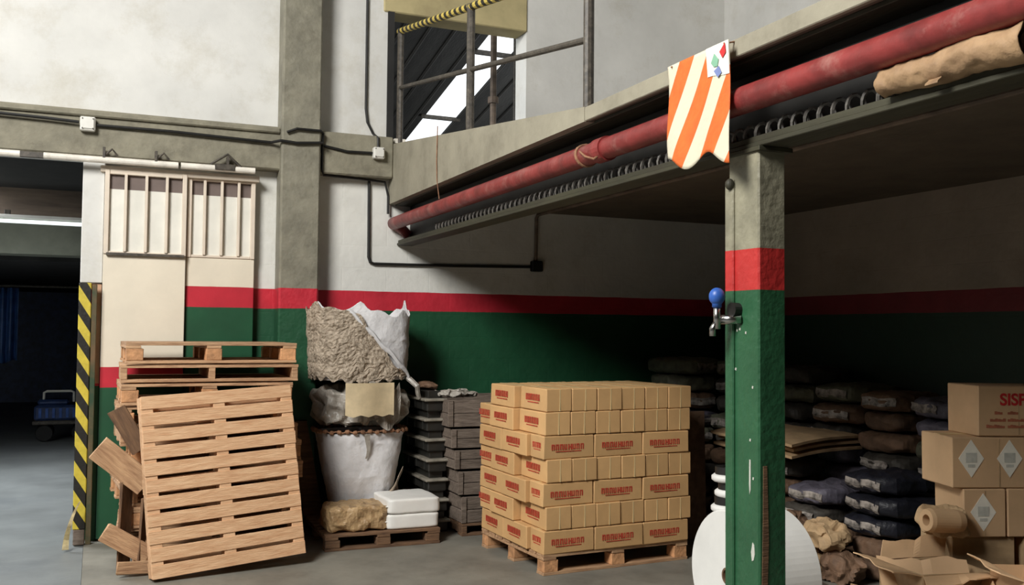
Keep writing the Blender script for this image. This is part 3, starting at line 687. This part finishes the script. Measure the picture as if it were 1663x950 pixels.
# ------------------------------------------------------------------ black trays and grey crates
def tray(o):
    b = MB().box((0, 0, 0), (.16, .62, .085), bev=.01); b.build('body', 'black_plastic', o)
    b = MB().box((-.028, -.028, .082), (.17, .65, .105), bev=.006); b.build('rim', 'rim_plastic', o)
    for y in (.08, .30, .52): MB().box((-.012, y, .01), (0.004, y+.03, .08), bev=.003).build('rib', 'black_plastic', o)
t0 = None
for i in range(7):
    if t0 is None: t0 = empty('plastic_tray'); tray(t0); o = t0
    else: o = copy_tree(t0)
    o.location = (2.545-.006*i, 7.50+.01*(i % 3), .001+i*.165)
    tag(o, 'black plastic tray beside the grey crates, %s of its stack' % nth(i, 7), 'tray', 'black plastic trays')
def tray_foot(o):
    MB().box((.02, .04, .105), (.14, .58, .1645), bev=.006).build('stacking_foot', 'black_plastic', o)
for o in [x for x in list(COL.objects) if x.name.startswith('plastic_tray') and x.parent is None]:
    tray_foot(o)
def crate(o, W=.70, D=.80, H=.20):
    for nm, lo, hi in (('front_panel', (0, 0, 0), (W, .02, H)), ('back_panel', (0, D-.02, 0), (W, D, H)), ('side_panel', (0, .02, 0), (.02, D-.02, H)), ('side_panel', (W-.02, .02, 0), (W, D-.02, H))):
        b = MB(); n = 2
        for k in range(n):
            z0 = H*k/n; b.box((lo[0], lo[1], z0+.002), (hi[0], hi[1], z0+H/n-.003), bev=.003, jit=.0015)
        b.build(nm, 'wood_grey', o)
    MB().box((.02, .02, 0), (W-.02, D-.02, .015)).build('bottom', 'wood_grey', o)
    for x in (-.012, W-.03): MB().box((x, -.012, .005), (x+.045, .0, H-.004), bev=.003).build('corner_batten', 'wood_grey', o)
hs = [.225, .205, .17, .17, .235]; z = .10; c0 = None
for i, h in enumerate(hs):
    o = empty('wooden_crate'); crate(o, H=h-.012, W=.72)
    o.location = (2.745-.026*i, 7.28+.012*i, z+.001); z += h
    o.rotation_euler = (0, 0, R((1.5, -1, 2, 0, -1)[i]))
    tag(o, 'weathered grey wooden crate behind the carton pallet, %s of five' % nth(i, 5), 'crate', 'grey wooden crates')
cp = pallet('wooden_pallet', .74, .82, .099, 7, 'wood_dark', 'stringer', .09); cp.location = (2.74, 7.27, 0)
tag(cp, 'low dark pallet beneath the grey wooden crates', 'pallet', 'wooden pallets')
sk = lump('plastic_sheet', (.34, .30, .055), 'bag_grey', n=14, p=2.4, amp=.03, fr=12, seed=21, loc=(2.78, 7.55, z))
tag(sk, 'crumpled pale plastic sheet on top of the grey crates', 'plastic sheet')
lid = lump('brown_rag', (.14, .30, .06), 'wood_dark', n=8, p=3, amp=.02, fr=10, seed=8, loc=(2.60, 7.80, 1.157)); lid.data.materials[0] = SACKS['brown']
tag(lid, 'brown paper wad on top of the black trays', 'paper')

# ------------------------------------------------------------------ pallet of cartons
A0 = R(2.0); OX, OY = 2.815, 5.90
def P2(u, v, z): return Vector((OX+u*math.cos(A0)-v*math.sin(A0+R(3)), OY+u*math.sin(A0)+v*math.cos(A0+R(3)), z))
cpal = pallet('wooden_pallet', 1.2, 1.0, .14, 8, 'wood_pile', 'block', .1)
cpal.location = P2(0, 0, 0); cpal.rotation_euler = (0, 0, A0+R(1)); tag(cpal, 'wooden block pallet carrying the tall load of printed cartons', 'pallet', 'wooden pallets')
def print_mesh(W, H, n, seed):
    """illegible printed word: n heavy letter strokes and a thin line below, in the x-z plane facing -y"""
    r_ = random.Random(seed); b = MB(); cw = W/n
    for k in range(n):
        x = -W/2+k*cw; a = r_.uniform(.7, .9)*cw
        b.box((x, -.0012, H*.30), (x+a*.34, 0, H)); b.box((x+a*.66, -.0012, H*.30), (x+a, 0, H))
        zc = r_.choice((.34, .6, .88)); b.box((x, -.0011, H*zc), (x+a, 0, H*zc+H*.12))
    b.box((-W*.38, -.001, H*.05), (W*.40, 0, H*.15))
    return b
def carton(kind):
    """kind L: .4 wide face to the front (print on it); S: .2 wide face to the front, .4 deep"""
    h = .158; o = empty('carton'); W, D = (.396, .196) if kind in 'LE' else (.196, .396)
    b = MB().box((0, 0, 0), (W, D, h), bev=.006, jit=.003)
    b.build('body', 'card', o)
    if kind in 'LE':
        MB().box((0.003, D/2-.025, h-.001), (W-.003, D/2+.025, h+.0012)).build('tape', 'tape', o)
    else: MB().box((W/2-.025, 0.003, h-.001), (W/2+.025, D-.003, h+.0012)).build('tape', 'tape', o)
    if kind == 'L':
        p = print_mesh(.26, .055, 8, 3).build('printed_mark', 'ink_red', o); p.location = (W/2-.01, -.0025, .045)
        p['label'] = 'red printed word'
        p = print_mesh(.13, .055, 5, 5).build('printed_mark', 'ink_red', o); p.rotation_euler = (0, 0, -PI/2); p.location = (-.0025, D/2, .055); p['label'] = 'red printed word'
    else:
        MB().box((W*.52, -.0035, .004), (W*.56, 0, h-.006)).build('seam', 'tape', o)
        p = print_mesh(.22, .065, 6, 7).build('printed_mark', 'ink_red', o); p.rotation_euler = (0, 0, -PI/2); p.location = (-.0025, D/2, .05); p['label'] = 'red printed word'
    return o
proto = {}
def put_carton(kind, u, v, k, lab, ju=0, jv=0, top=False):
    if kind not in proto: proto[kind] = carton(kind); o = proto[kind]
    else: o = copy_tree(proto[kind])
    o.location = P2(u+ju, v+jv, .1415+k*.1605); o.rotation_euler = (0, 0, A0+R(random.uniform(-.9, .9)))
    tag(o, lab, 'carton', 'printed cartons on the pallet')
LN = ['bottom', 'second', 'third', 'fourth', 'fifth', 'sixth', 'top']
rr = random.Random(4)
for k in range(7):
    jl = (.0, .012, -.006, .016, -.004, .006, .014)[k]
    lay = 'bottom layer' if k == 0 else 'top layer' if k == 6 else '%s layer' % LN[k]
    if k in (0, 2, 4):
        for i in range(3):
            put_carton('L', i*.4, 0, k, 'long printed carton, %s, %s of front face' % (lay, ('near corner', 'middle', 'right end')[i]), ju=jl+rr.uniform(-.003, .003), jv=rr.uniform(-.006, .006))
        for i in range(2):
            put_carton('S', 0, .2+i*.4, k, 'carton, %s, left side, %s' % (lay, ('second from the near corner', 'far end')[i]), ju=jl+(-.03, .0)[i]+rr.uniform(-.012, .012), jv=.004)
            put_carton('S', 1.0, .2+i*.4, k, 'carton, %s, right side, %s' % (lay, ('second from the front', 'far end')[i]), jv=.004)
    else:
        for i in range(6):
            put_carton('S', i*.2, 0, k, 'narrow carton end, %s, %s from the near corner' % (lay, ('first', 'second', 'third', 'fourth', 'fifth', 'sixth')[i]), ju=jl+rr.uniform(-.002, .002), jv=rr.uniform(-.006, .004))
        for i in (range(6) if k >= 5 else (0, 5)):
            put_carton('S', i*.2, .403, k, 'back row carton, %s, %s from the left side' % (lay, ('first', 'second', 'third', 'fourth', 'fifth', 'sixth')[i]), ju=jl+(-.03 if i == 0 else 0), jv=.006)
        if k < 6:
            for i in (0, 2): put_carton('E', i*.4, .804, k, 'carton, %s, far %s corner' % (lay, 'left' if i == 0 else 'right'), ju=jl, jv=.006)
    if k == 5: put_carton('E', .4, .804, k, 'carton in the middle of the far edge of the %s' % lay, jv=.006)

# ------------------------------------------------------------------ central steel column with tap
cl = empty('steel_column', (2.45, 3.135, 0)); tag(cl, 'green steel column with red band and grey top in the foreground', 'column')
b = MB().box((0, 0, 0), (.136, .20, 2.414), bev=.007); b.build('shaft', 'steel_col', cl)
MB().box((-.012, .155, 0), (.02, .212, 2.30), bev=.005).build('edge_rib', 'steel_col', cl)
MB().box((-.012, -.02, 2.395), (.16, .22, 2.414), bev=.002).build('cap_plate', 'girder', cl)
MB().sph((-.016, .17, 2.28), .02, (1, 1, 1.2)).build('bolt', 'girder', cl)
def blotch(pts, m, nm, lab, face):
    b = MB(); 
    if face == 'x': b.prism([(-.0025, y, z) for y, z in pts], (.003, 0, 0))
    else: b.prism([(x, -.0025, z) for x, z in pts], (0, .003, 0))
    o = b.build(nm, m, cl); o['label'] = lab
blotch([(.052, 1.14), (.060, 1.14), (.062, 1.04), (.058, 1.0), (.052, 1.02)], 'sticker_grey', 'paint_chip', 'white paint chip', 'x')
blotch([(.030, .80), (.040, .81), (.050, .77), (.044, .735), (.034, .74), (.026, .765)], 'sticker_grey', 'paint_chip', 'white paint chip', 'x')
blotch([(.020, 1.12), (.038, 1.12), (.046, .82), (.038, .60), (.012, .62), (.018, .90)], 'wood_dark', 'rust_patch', 'brown bare patch', 'y')
for q in range(7):
    y, z_ = rr.uniform(.03, .15), rr.uniform(.8, 1.7)
    blotch([(y, z_), (y+.008, z_+.003), (y+.006, z_+.012), (y-.002, z_+.01)], 'sticker_grey', 'paint_chip', 'small pale chip', 'x')
tp_ = empty('wall_tap', (2.40, 3.27, 1.73)); tag(tp_, 'metal tap with blue knob fixed to the green column', 'tap')
MB().sph((-.035, .03, .075), .034, (1, 1, 1.1)).cyl((-.035, .03, .03), (-.035, .03, .08), .02, seg=14).build('knob', 'blue', tp_, smooth=True)
MB().cyl((-.02, .03, -.02), (.05, -.02, -.02), .02, seg=14).cyl((-.035, .03, -.06), (-.035, .03, .04), .015, seg=14).build('body', 'chrome', tp_, smooth=True)
MB().tube([(-.035, .03, -.03), (-.05, .04, -.06), (-.05, .04, -.09)], .014).build('spout', 'chrome', tp_, smooth=True)
MB().cyl((.015, -.0, .02), (.05, -.0, .02), .03, seg=16).build('bracket', 'black', tp_)

# ------------------------------------------------------------------ striped banner
bn = empty('warning_banner', (2.33, 3.38, 2.60)); tag(bn, 'orange and white diagonal striped cloth hanging from the girder by the column', 'banner')
M['banner'] = stripe_mat('orange_white_cloth', (226, 108, 44), (214, 206, 182), (0, 1.0, .637), .215, .52, phase=.148, rough=.7)
def cloth(u, v):
    y = .235-u*.455; zt = .245+.0*u; zb = -.20+.03*math.cos(u*9.5)+(-.03*u)
    z_ = zb+(zt-zb)*v
    return Vector((-.006*math.sin(u*9)*(1.15-v)-.002*math.sin(v*6+u*3), y+.006*math.sin(v*7), z_))
MB().grid(cloth, 40, 30, .003).build('cloth', 'banner', bn, smooth=True)
b = MB().grid(lambda u, v: cloth(.66+.34*u, .72+.28*v)+Vector((-.006, 0, 0)), 12, 10, .002); b.build('emblem_patch', 'sticker', bn)
def mk(pts, m, nm): 
    b = MB().prism([cloth(u, v)+Vector((-.0105, 0, 0)) for u, v in pts], (.002, 0, 0)); b.build(nm, m, bn)
g_ = mat('green_emblem_ink', (130, 180, 150), .6); bl_ = mat('blue_emblem_ink', (120, 135, 185), .6)
mk([(.74, .84), (.80, .92), (.86, .86), (.84, .80), (.78, .80)], g_, 'emblem')
mk([(.88, .92), (.96, .98), (.97, .90), (.92, .86)], 'ink_red2', 'emblem')
mk([(.78, .76), (.86, .80), (.90, .74), (.84, .70)], bl_, 'emblem')
for yy in (.20, -.19): MB().tube([(-.01, yy, .235), (.05, yy, .25), (.10, yy, .22)], .004, seg=6).build('tie', 'rope', bn)

# ------------------------------------------------------------------ kraft paper roll on the girder
kr = empty('paper_roll', (2.435, 2.17, 2.503)); tag(kr, 'brown crumpled paper roll resting on the girder under the red pipe', 'paper roll')
def kraft(u, v):
    a = 2*PI*v; y = .27-u*.56; r = .047*(1+.10*noise.noise(Vector((u*4, math.cos(a), math.sin(a))))) + .007*(1-abs(noise.noise(Vector((u*9, math.cos(a)*1.1, math.sin(a)*1.1+4))))*2) + .014*u - .002
    return Vector((math.cos(a)*r, y, math.sin(a)*r*.95+.005*math.sin(u*12)))
MB().grid(kraft, 60, 28, .004).build('outer_wrap', 'kraft', kr, smooth=True)
MB().cyl((0, .26, 0), (0, .24, 0), .035, seg=20).build('end_fold', 'kraft', kr)
MB().grid(lambda u, v: Vector((-.045+.01*math.sin(v*5), .05-.05*u, -.03-.035*v)), 4, 6, .003).build('loose_flap', 'kraft', kr)
MB().cyl((0, -.27, 0), (0, -.20, 0), .024, seg=16).build('core', 'wood_dark', kr)

# ------------------------------------------------------------------ white film roll behind the column, stack of reels
fr_ = empty('film_roll', (3.14, 4.28, .352)); tag(fr_, 'large white film roll lying on its side behind the green column', 'film roll')
MB().lathe([(.045, 0), (.34, 0), (.35, .01), (.35, .33), (.34, .34), (.045, .34), (.045, 0)], (0, 0, 0), 'X', 72).build('wound_film', 'film', fr_, smooth=False)
MB().lathe([(.034, -.01), (.045, -.01), (.045, .35), (.034, .35), (.034, -.01)], (0, 0, 0), 'X', 32).build('core', 'wood_dark', fr_)
reel = None
for i in range(9):
    if reel is None:
        reel = empty('plastic_reel')
        MB().lathe([(.03, 0), (.085, 0), (.10, .012), (.10, .034), (.085, .046), (.03, .046), (.03, 0)], seg=32).build('ring', 'film', reel, smooth=True)
        MB().lathe([(.028, .046), (.078, .046), (.078, .092), (.028, .092), (.028, .046)], seg=28).build('winding', 'black', reel); o = reel
    else: o = copy_tree(reel)
    o.location = (3.60+.012*math.sin(i*2), 4.90+.01*math.cos(i*3), .001+i*.0925)
    tag(o, 'small white and black reel, %s of the stack behind the film roll' % nth(i, 9), 'reel', 'small reels behind the column')

# ------------------------------------------------------------------ stored sacks and bundles under the mezzanine
def bundle(kind, sx, sy, sz, seed):
    o = empty('stored_sack'); sz *= .9; m = SACKS[kind]
    lump('body', (sx, sy, sz), m, o, n=12, p=4.2, amp=.016, fr=7, seed=seed, sag=.0)
    b = MB().grid(lambda u, v: Vector((-sx/2*.98-.012-.006*math.sin(v*7+seed), sy*(-.34+.68*u), sz*(.28+.42*v)+.006*math.sin(u*9+seed))), 6, 3, .004)
    b.build('pale_end', 'sack_label', o)
    return o
protos = {}
def stack(nm, x, y, rz, kinds, sx, sy, sz, z0=0.0, seed=0):
    z_ = z0+.001; n = len(kinds)
    for i, kd in enumerate(kinds):
        key = (kd, sx, sy, sz, seed % 3)
        if key not in protos: protos[key] = bundle(kd, sx, sy, sz, seed+i); o = protos[key]
        else: o = copy_tree(protos[key])
        o.location = (x+rr.uniform(-.03, .03), y+rr.uniform(-.03, .03), z_); o.rotation_euler = (0, 0, R(rz+rr.uniform(-13, 13)+(180 if rr.random() < .45 else 0))); q_ = rr.uniform(.86, 1.08); o.scale = (q_, rr.uniform(.88, 1.06), 1)
        z_ += sz*.965
        tag(o, '%s sack, %s, stack %s' % (kd, nth(i, n).replace(' from the floor', ' up'), nm), 'sack', 'stacked sacks under the mezzanine')
stack('in far corner behind the cartons', 5.15, 7.70, 90, ['brown', 'brown', 'dark grey', 'brown', 'greenish grey', 'lilac grey', 'brown', 'greenish grey', 'greenish grey'], .62, .50, .165, seed=1)
stack('hidden partly by the green column', 5.42, 7.05, 10, ['brown', 'dark grey', 'brown', 'brown', 'dark grey', 'greenish grey', 'dark grey', 'dark grey', 'greenish grey'], .60, .50, .165, seed=2)
stack('by the right wall, nearest the column', 5.62, 6.48, 5, ['dark grey', 'dark grey', 'brown', 'dark grey', 'lilac grey', 'dark grey', 'dark grey', 'greenish grey', 'dark grey'], .60, .46, .16, seed=3)
stack('by the right wall, second from column', 5.62, 5.98, 0, ['dark grey', 'brown', 'dark grey', 'lilac grey', 'lilac grey', 'dark grey', 'brown', 'greenish grey'], .60, .46, .165, seed=4)
stack('by the right wall, third from column', 5.64, 5.48, 0, ['navy', 'dark grey', 'brown', 'dark grey', 'dark grey', 'brown', 'brown', 'brown'], .58, .46, .16, seed=5)
stack('by the right wall beside pale cartons', 5.64, 4.95, 0, ['navy', 'navy', 'dark grey', 'navy', 'navy', 'greenish grey', 'lilac grey', 'lilac grey'], .58, .46, .158, seed=6)
stack('in front row beside the column', 4.98, 6.10, 12, ['brown', 'brown', 'brown', 'brown', 'dark grey'], .56, .52, .145, seed=7)
stack('in the middle of front row', 4.98, 5.56, 5, ['brown', 'brown', 'dark grey', 'lilac grey'], .56, .46, .15, seed=8)
stack('at right end of front row', 5.05, 5.02, -4, ['brown', 'brown', 'navy', 'navy', 'navy'], .54, .48, .15, seed=9)
for i, (dx, dz, rz, dy) in enumerate(((0, 0, 12, 0), (.06, .045, 10, .02), (-.05, .09, 14, -.03))):
    b = MB().grid(lambda u, v: Vector(((u-.5)*.85, (v-.5)*.75, .012*math.sin(u*4)+.008*math.sin(v*6))), 14, 10, .02)
    o = b.build('cardboard_sheet', 'card_torn'); o.location = (4.96+dx, 6.0+dy, .785+dz); o.rotation_euler = (R(3), R(-2), R(rz))
    tag(o, 'flattened brown cardboard sheet over the front sacks, %s of three' % ('lowest', 'middle', 'uppermost')[i], 'cardboard', 'flattened cardboard sheets')
plank((4.13, 6.30, .03), (4.13, 6.42, .98), .05, .02, 'wood_pile', 'upright_batten', 'pale upright batten just right of the printed cartons', 'batten')
o = MB().box((4.19, 6.50, 0), (4.55, 6.56, 1.02), bev=.004, jit=.01).build('brown_board', SACKS['brown']); tag(o, 'brown upright board behind the green column and film roll', 'board')
o = MB().box((0, -.06, 0), (1.0, .06, .03), bev=.004).build('metal_rail', 'rail_steel'); o.location = (4.42, 5.6, .001); o.rotation_euler = (0, 0, R(-97))
tag(o, 'flat grey metal rail on the floor before the front sacks', 'rail')

# ------------------------------------------------------------------ pale cartons at the right
RZ = R(-21)
def bigbox(x, y, z, W, D, H, lab, rz=RZ, name='carton', m='card_pale'):
    o = empty(name, (x, y, z), rz); tag(o, lab, 'carton', 'pale cartons at the right edge')
    MB().box((0, 0, 0), (W, D, H), bev=.005, jit=.003).build('body', m, o)
    MB().box((.004, D/2-.03, H-.001), (W-.004, D/2+.03, H+.0015)).build('tape', 'tape', o)
    MB().box((W/2-.003, -.0015, .01), (W/2+.003, 0, H-.01)).build('seam', 'card_torn', o)
    return o
def diamond(o, x, z, r=.085):
    b = MB().prism([(x-r*.8, -.0022, z), (x, -.0022, z-r*1.15), (x+r*.8, -.0022, z), (x, -.0022, z+r*1.15)], (0, .0018, 0)); d = b.build('diamond_label', 'sticker', o)
    d['label'] = 'white diamond label'
    b = MB().box((x-.03, -.0034, z-.02), (x+.03, -.0022, z+.03)); b.box((x-.02, -.0034, z-.045), (x+.02, -.0022, z-.03)); b.build('label_print', 'sticker_grey', d)
import mathutils
fwd = Vector((math.sin(R(23.5)), math.cos(R(23.5)), 0)); rgt = Vector((math.cos(R(23.5)), -math.sin(R(23.5)), 0))
def VP(r, d): return fwd*d+rgt*r       # a spot `d` metres ahead and `r` to the right of the viewer
D0 = 5.0
p = VP(2.36, D0); b1 = bigbox(p.x, p.y, .605, .22, .32, .25, 'pale carton with one diamond label, left of the lower pair'); diamond(b1, .10, .13)
p = VP(2.59, D0+.01); b2 = bigbox(p.x, p.y, .605, .40, .32, .25, 'plain pale carton at the right edge, right of the lower pair')
p = VP(2.30, D0); b3 = bigbox(p.x, p.y, .857, .50, .34, .266, 'wide pale carton with two diamond labels'); diamond(b3, .10, .155); diamond(b3, .305, .155)
p = VP(2.445, D0+.02); b4 = bigbox(p.x, p.y, 1.125, .44, .32, .262, 'topmost pale carton with red printed letters')
p = VP(2.30, D0+.02); b5 = bigbox(p.x, p.y, .302, .34, .34, .30, 'pale carton under the diamond labelled one, upper of two', m='card_torn')
p = VP(2.68, D0+.02); b6 = bigbox(p.x, p.y, .302, .34, .34, .30, 'brown carton second from the floor at the right edge', m='card_torn')
p = VP(2.30, D0+.02); b7 = bigbox(p.x, p.y, .001, .34, .34, .30, 'pale carton on the floor below the diamond labelled ones', m='card_torn')
p = VP(2.68, D0+.02); b8 = bigbox(p.x, p.y, .001, .34, .34, .30, 'brown carton on the floor at the right edge', m='card_torn')
def text(o, s_, size, x, z, m):
    cu = bpy.data.curves.new('text', 'FONT'); cu.body = s_; cu.size = size; cu.extrude = .0006; cu.offset = .0025
    t_ = bpy.data.objects.new('text', cu); COL.objects.link(t_)
    dg = bpy.context.evaluated_depsgraph_get(); me = bpy.data.meshes.new_from_object(t_.evaluated_get(dg))
    bpy.data.objects.remove(t_); me.materials.clear(); me.materials.append(M[m]); me.name = 'lettering'
    n_o = bpy.data.objects.new('lettering', me); COL.objects.link(n_o); n_o.parent = o; n_o.rotation_euler = (PI/2, 0, 0); n_o.location = (x, -.003, z)
    return n_o
text(b4, 'SISP-I', .085, .118, .165, 'ink_red2')
for zz2, xx in ((.115, ((.09, .125), (.16, .21))), (.078, ((.065, .145), (.16, .30))), (.045, ((.045, .14), (.16, .34)))):
    b = MB()
    for x, x1 in xx:
        while x < x1: b.box((x, -.0016, zz2), (x+.0142, 0, zz2+.010+.007*((x*977) % 1))); x += .014
    b.build('printed_line', 'ink_brown', b4)
# short brown roll / wad and torn carton in front of them
o = MB().lathe([(.028, 0), (.054, 0), (.06, .02), (.06, .16), (.052, .2), (.028, .2), (.028, 0)], (0, 0, 0), 'X', 28).build('cardboard_tube', 'card_pale')
p = VP(2.10, 4.86); o.location = (p.x, p.y, .72); o.rotation_euler = (0, R(4), R(-10)); tag(o, 'short fat brown cardboard tube on the torn cartons', 'cardboard tube')
p = VP(2.20, 4.95); wd = lump('paper_wad', (.26, .18, .15), 'card_torn', n=12, p=2.6, amp=.03, fr=9, seed=31, loc=(p.x+.03, p.y+.0, .62)); wd.rotation_euler = (0, 0, RZ); tag(wd, 'crushed brown paper wad beside the cardboard tube', 'paper wad')
def torn(x_r, d, z, W, D, H, rz, lab, flaps, m='card_torn', seed=0):
    p = VP(x_r, d); o = empty('torn_carton', (p.x, p.y, z), rz); tag(o, lab, 'carton', 'torn open cartons')
    r_ = random.Random(seed)
    b = MB(); b.box((0, 0, 0), (W, D, .008)); b.box((0, 0, 0), (W, .006, H), jit=.006); b.box((0, D-.006, 0), (W, D, H), jit=.006); b.box((0, 0, 0), (.006, D, H), jit=.006); b.box((W-.006, 0, 0), (W, D, H), jit=.006)
    b.build('body', m, o)
    for (x0, y0, x1, y1, dx, dy, dz) in flaps:
        a = Vector((x0, y0, H)); c = Vector((x1, y1, H)); dv = Vector((dx, dy, dz))
        b = MB().grid(lambda u, v: a.lerp(c, u)+dv*v*(1+.05*math.sin(u*17+seed))+Vector((0, 0, .006*math.sin(v*3)*math.sin(u*7+seed)+(.02 if u > .55 else 0)*v)), 10, 6, .006)
        b.build('flap', 'card_pale', o)
    return o
torn(1.76, 4.42, .0, .42, .40, .36, R(-38), 'large torn open carton with spread flaps on the floor', [(0, 0, .42, 0, -.06, -.18, .0), (0, .40, .42, .40, -.02, .10, .16), (0, 0, 0, .40, -.16, -.02, .03), (.42, 0, .42, .40, .05, -.02, .12)], seed=1)
torn(1.98, 4.62, .36, .38, .34, .14, R(-10), 'crushed carton with a raised flap on top of the large torn one', [(0, 0, .38, 0, -.10, -.16, .0), (0, 0, 0, .34, -.14, .02, .02), (0, .34, .38, .34, .05, .05, .08)], seed=2)
torn(2.30, 4.30, .0, .17, .30, .56, R(-23), 'upright open carton standing before the labelled pale cartons', [(0, 0, .17, 0, .02, -.05, .09), (.17, 0, .17, .3, .16, .0, .05), (0, 0, 0, .3, -.10, .02, .03)], 'card_pale', seed=3)
torn(2.56, 4.32, .0, .30, .30, .40, R(-18), 'dark crushed carton at the lower right edge', [(0, 0, .3, 0, .0, -.1, .05), (0, .3, .3, .3, .02, .1, .12)], seed=4)

for i, (x, y, z_, a, lab) in enumerate(((4.60, 5.02, 0, 20, 'crumpled brown paper wad on the floor at the right foot of the front sacks'),
        (4.60, 5.34, 0, 70, 'crumpled brown paper wad on the floor in the middle before the front sacks'),
        (4.58, 5.68, 0, 130, 'crumpled brown paper wad on the floor beside the white film roll'),
        (4.60, 5.18, .19, 200, 'crumpled brown paper wad resting on two others before the sacks'),
        (4.60, 5.53, .19, 250, 'crumpled brown paper wad on the pile nearest the green column'))):
    wq = lump('paper_wad', (.22, .30, .20), (SACKS['brown'], 'card_torn')[i % 2], n=12, p=2.8, amp=.045, fr=8, seed=41+i, loc=(x, y, z_+.002)); wq.scale = (1, 1, .95)
    tag(wq, lab, 'paper wad', 'crumpled paper before the sacks')
# small litter seen on the floor
o = MB().sph((0, 0, .008), .014, (1.3, 1, .5), 8, 6).build('paper_scrap', 'sticker'); o.location = (3.86, 5.42, 0); tag(o, 'tiny white scrap on the floor right of the carton pallet', 'scrap')
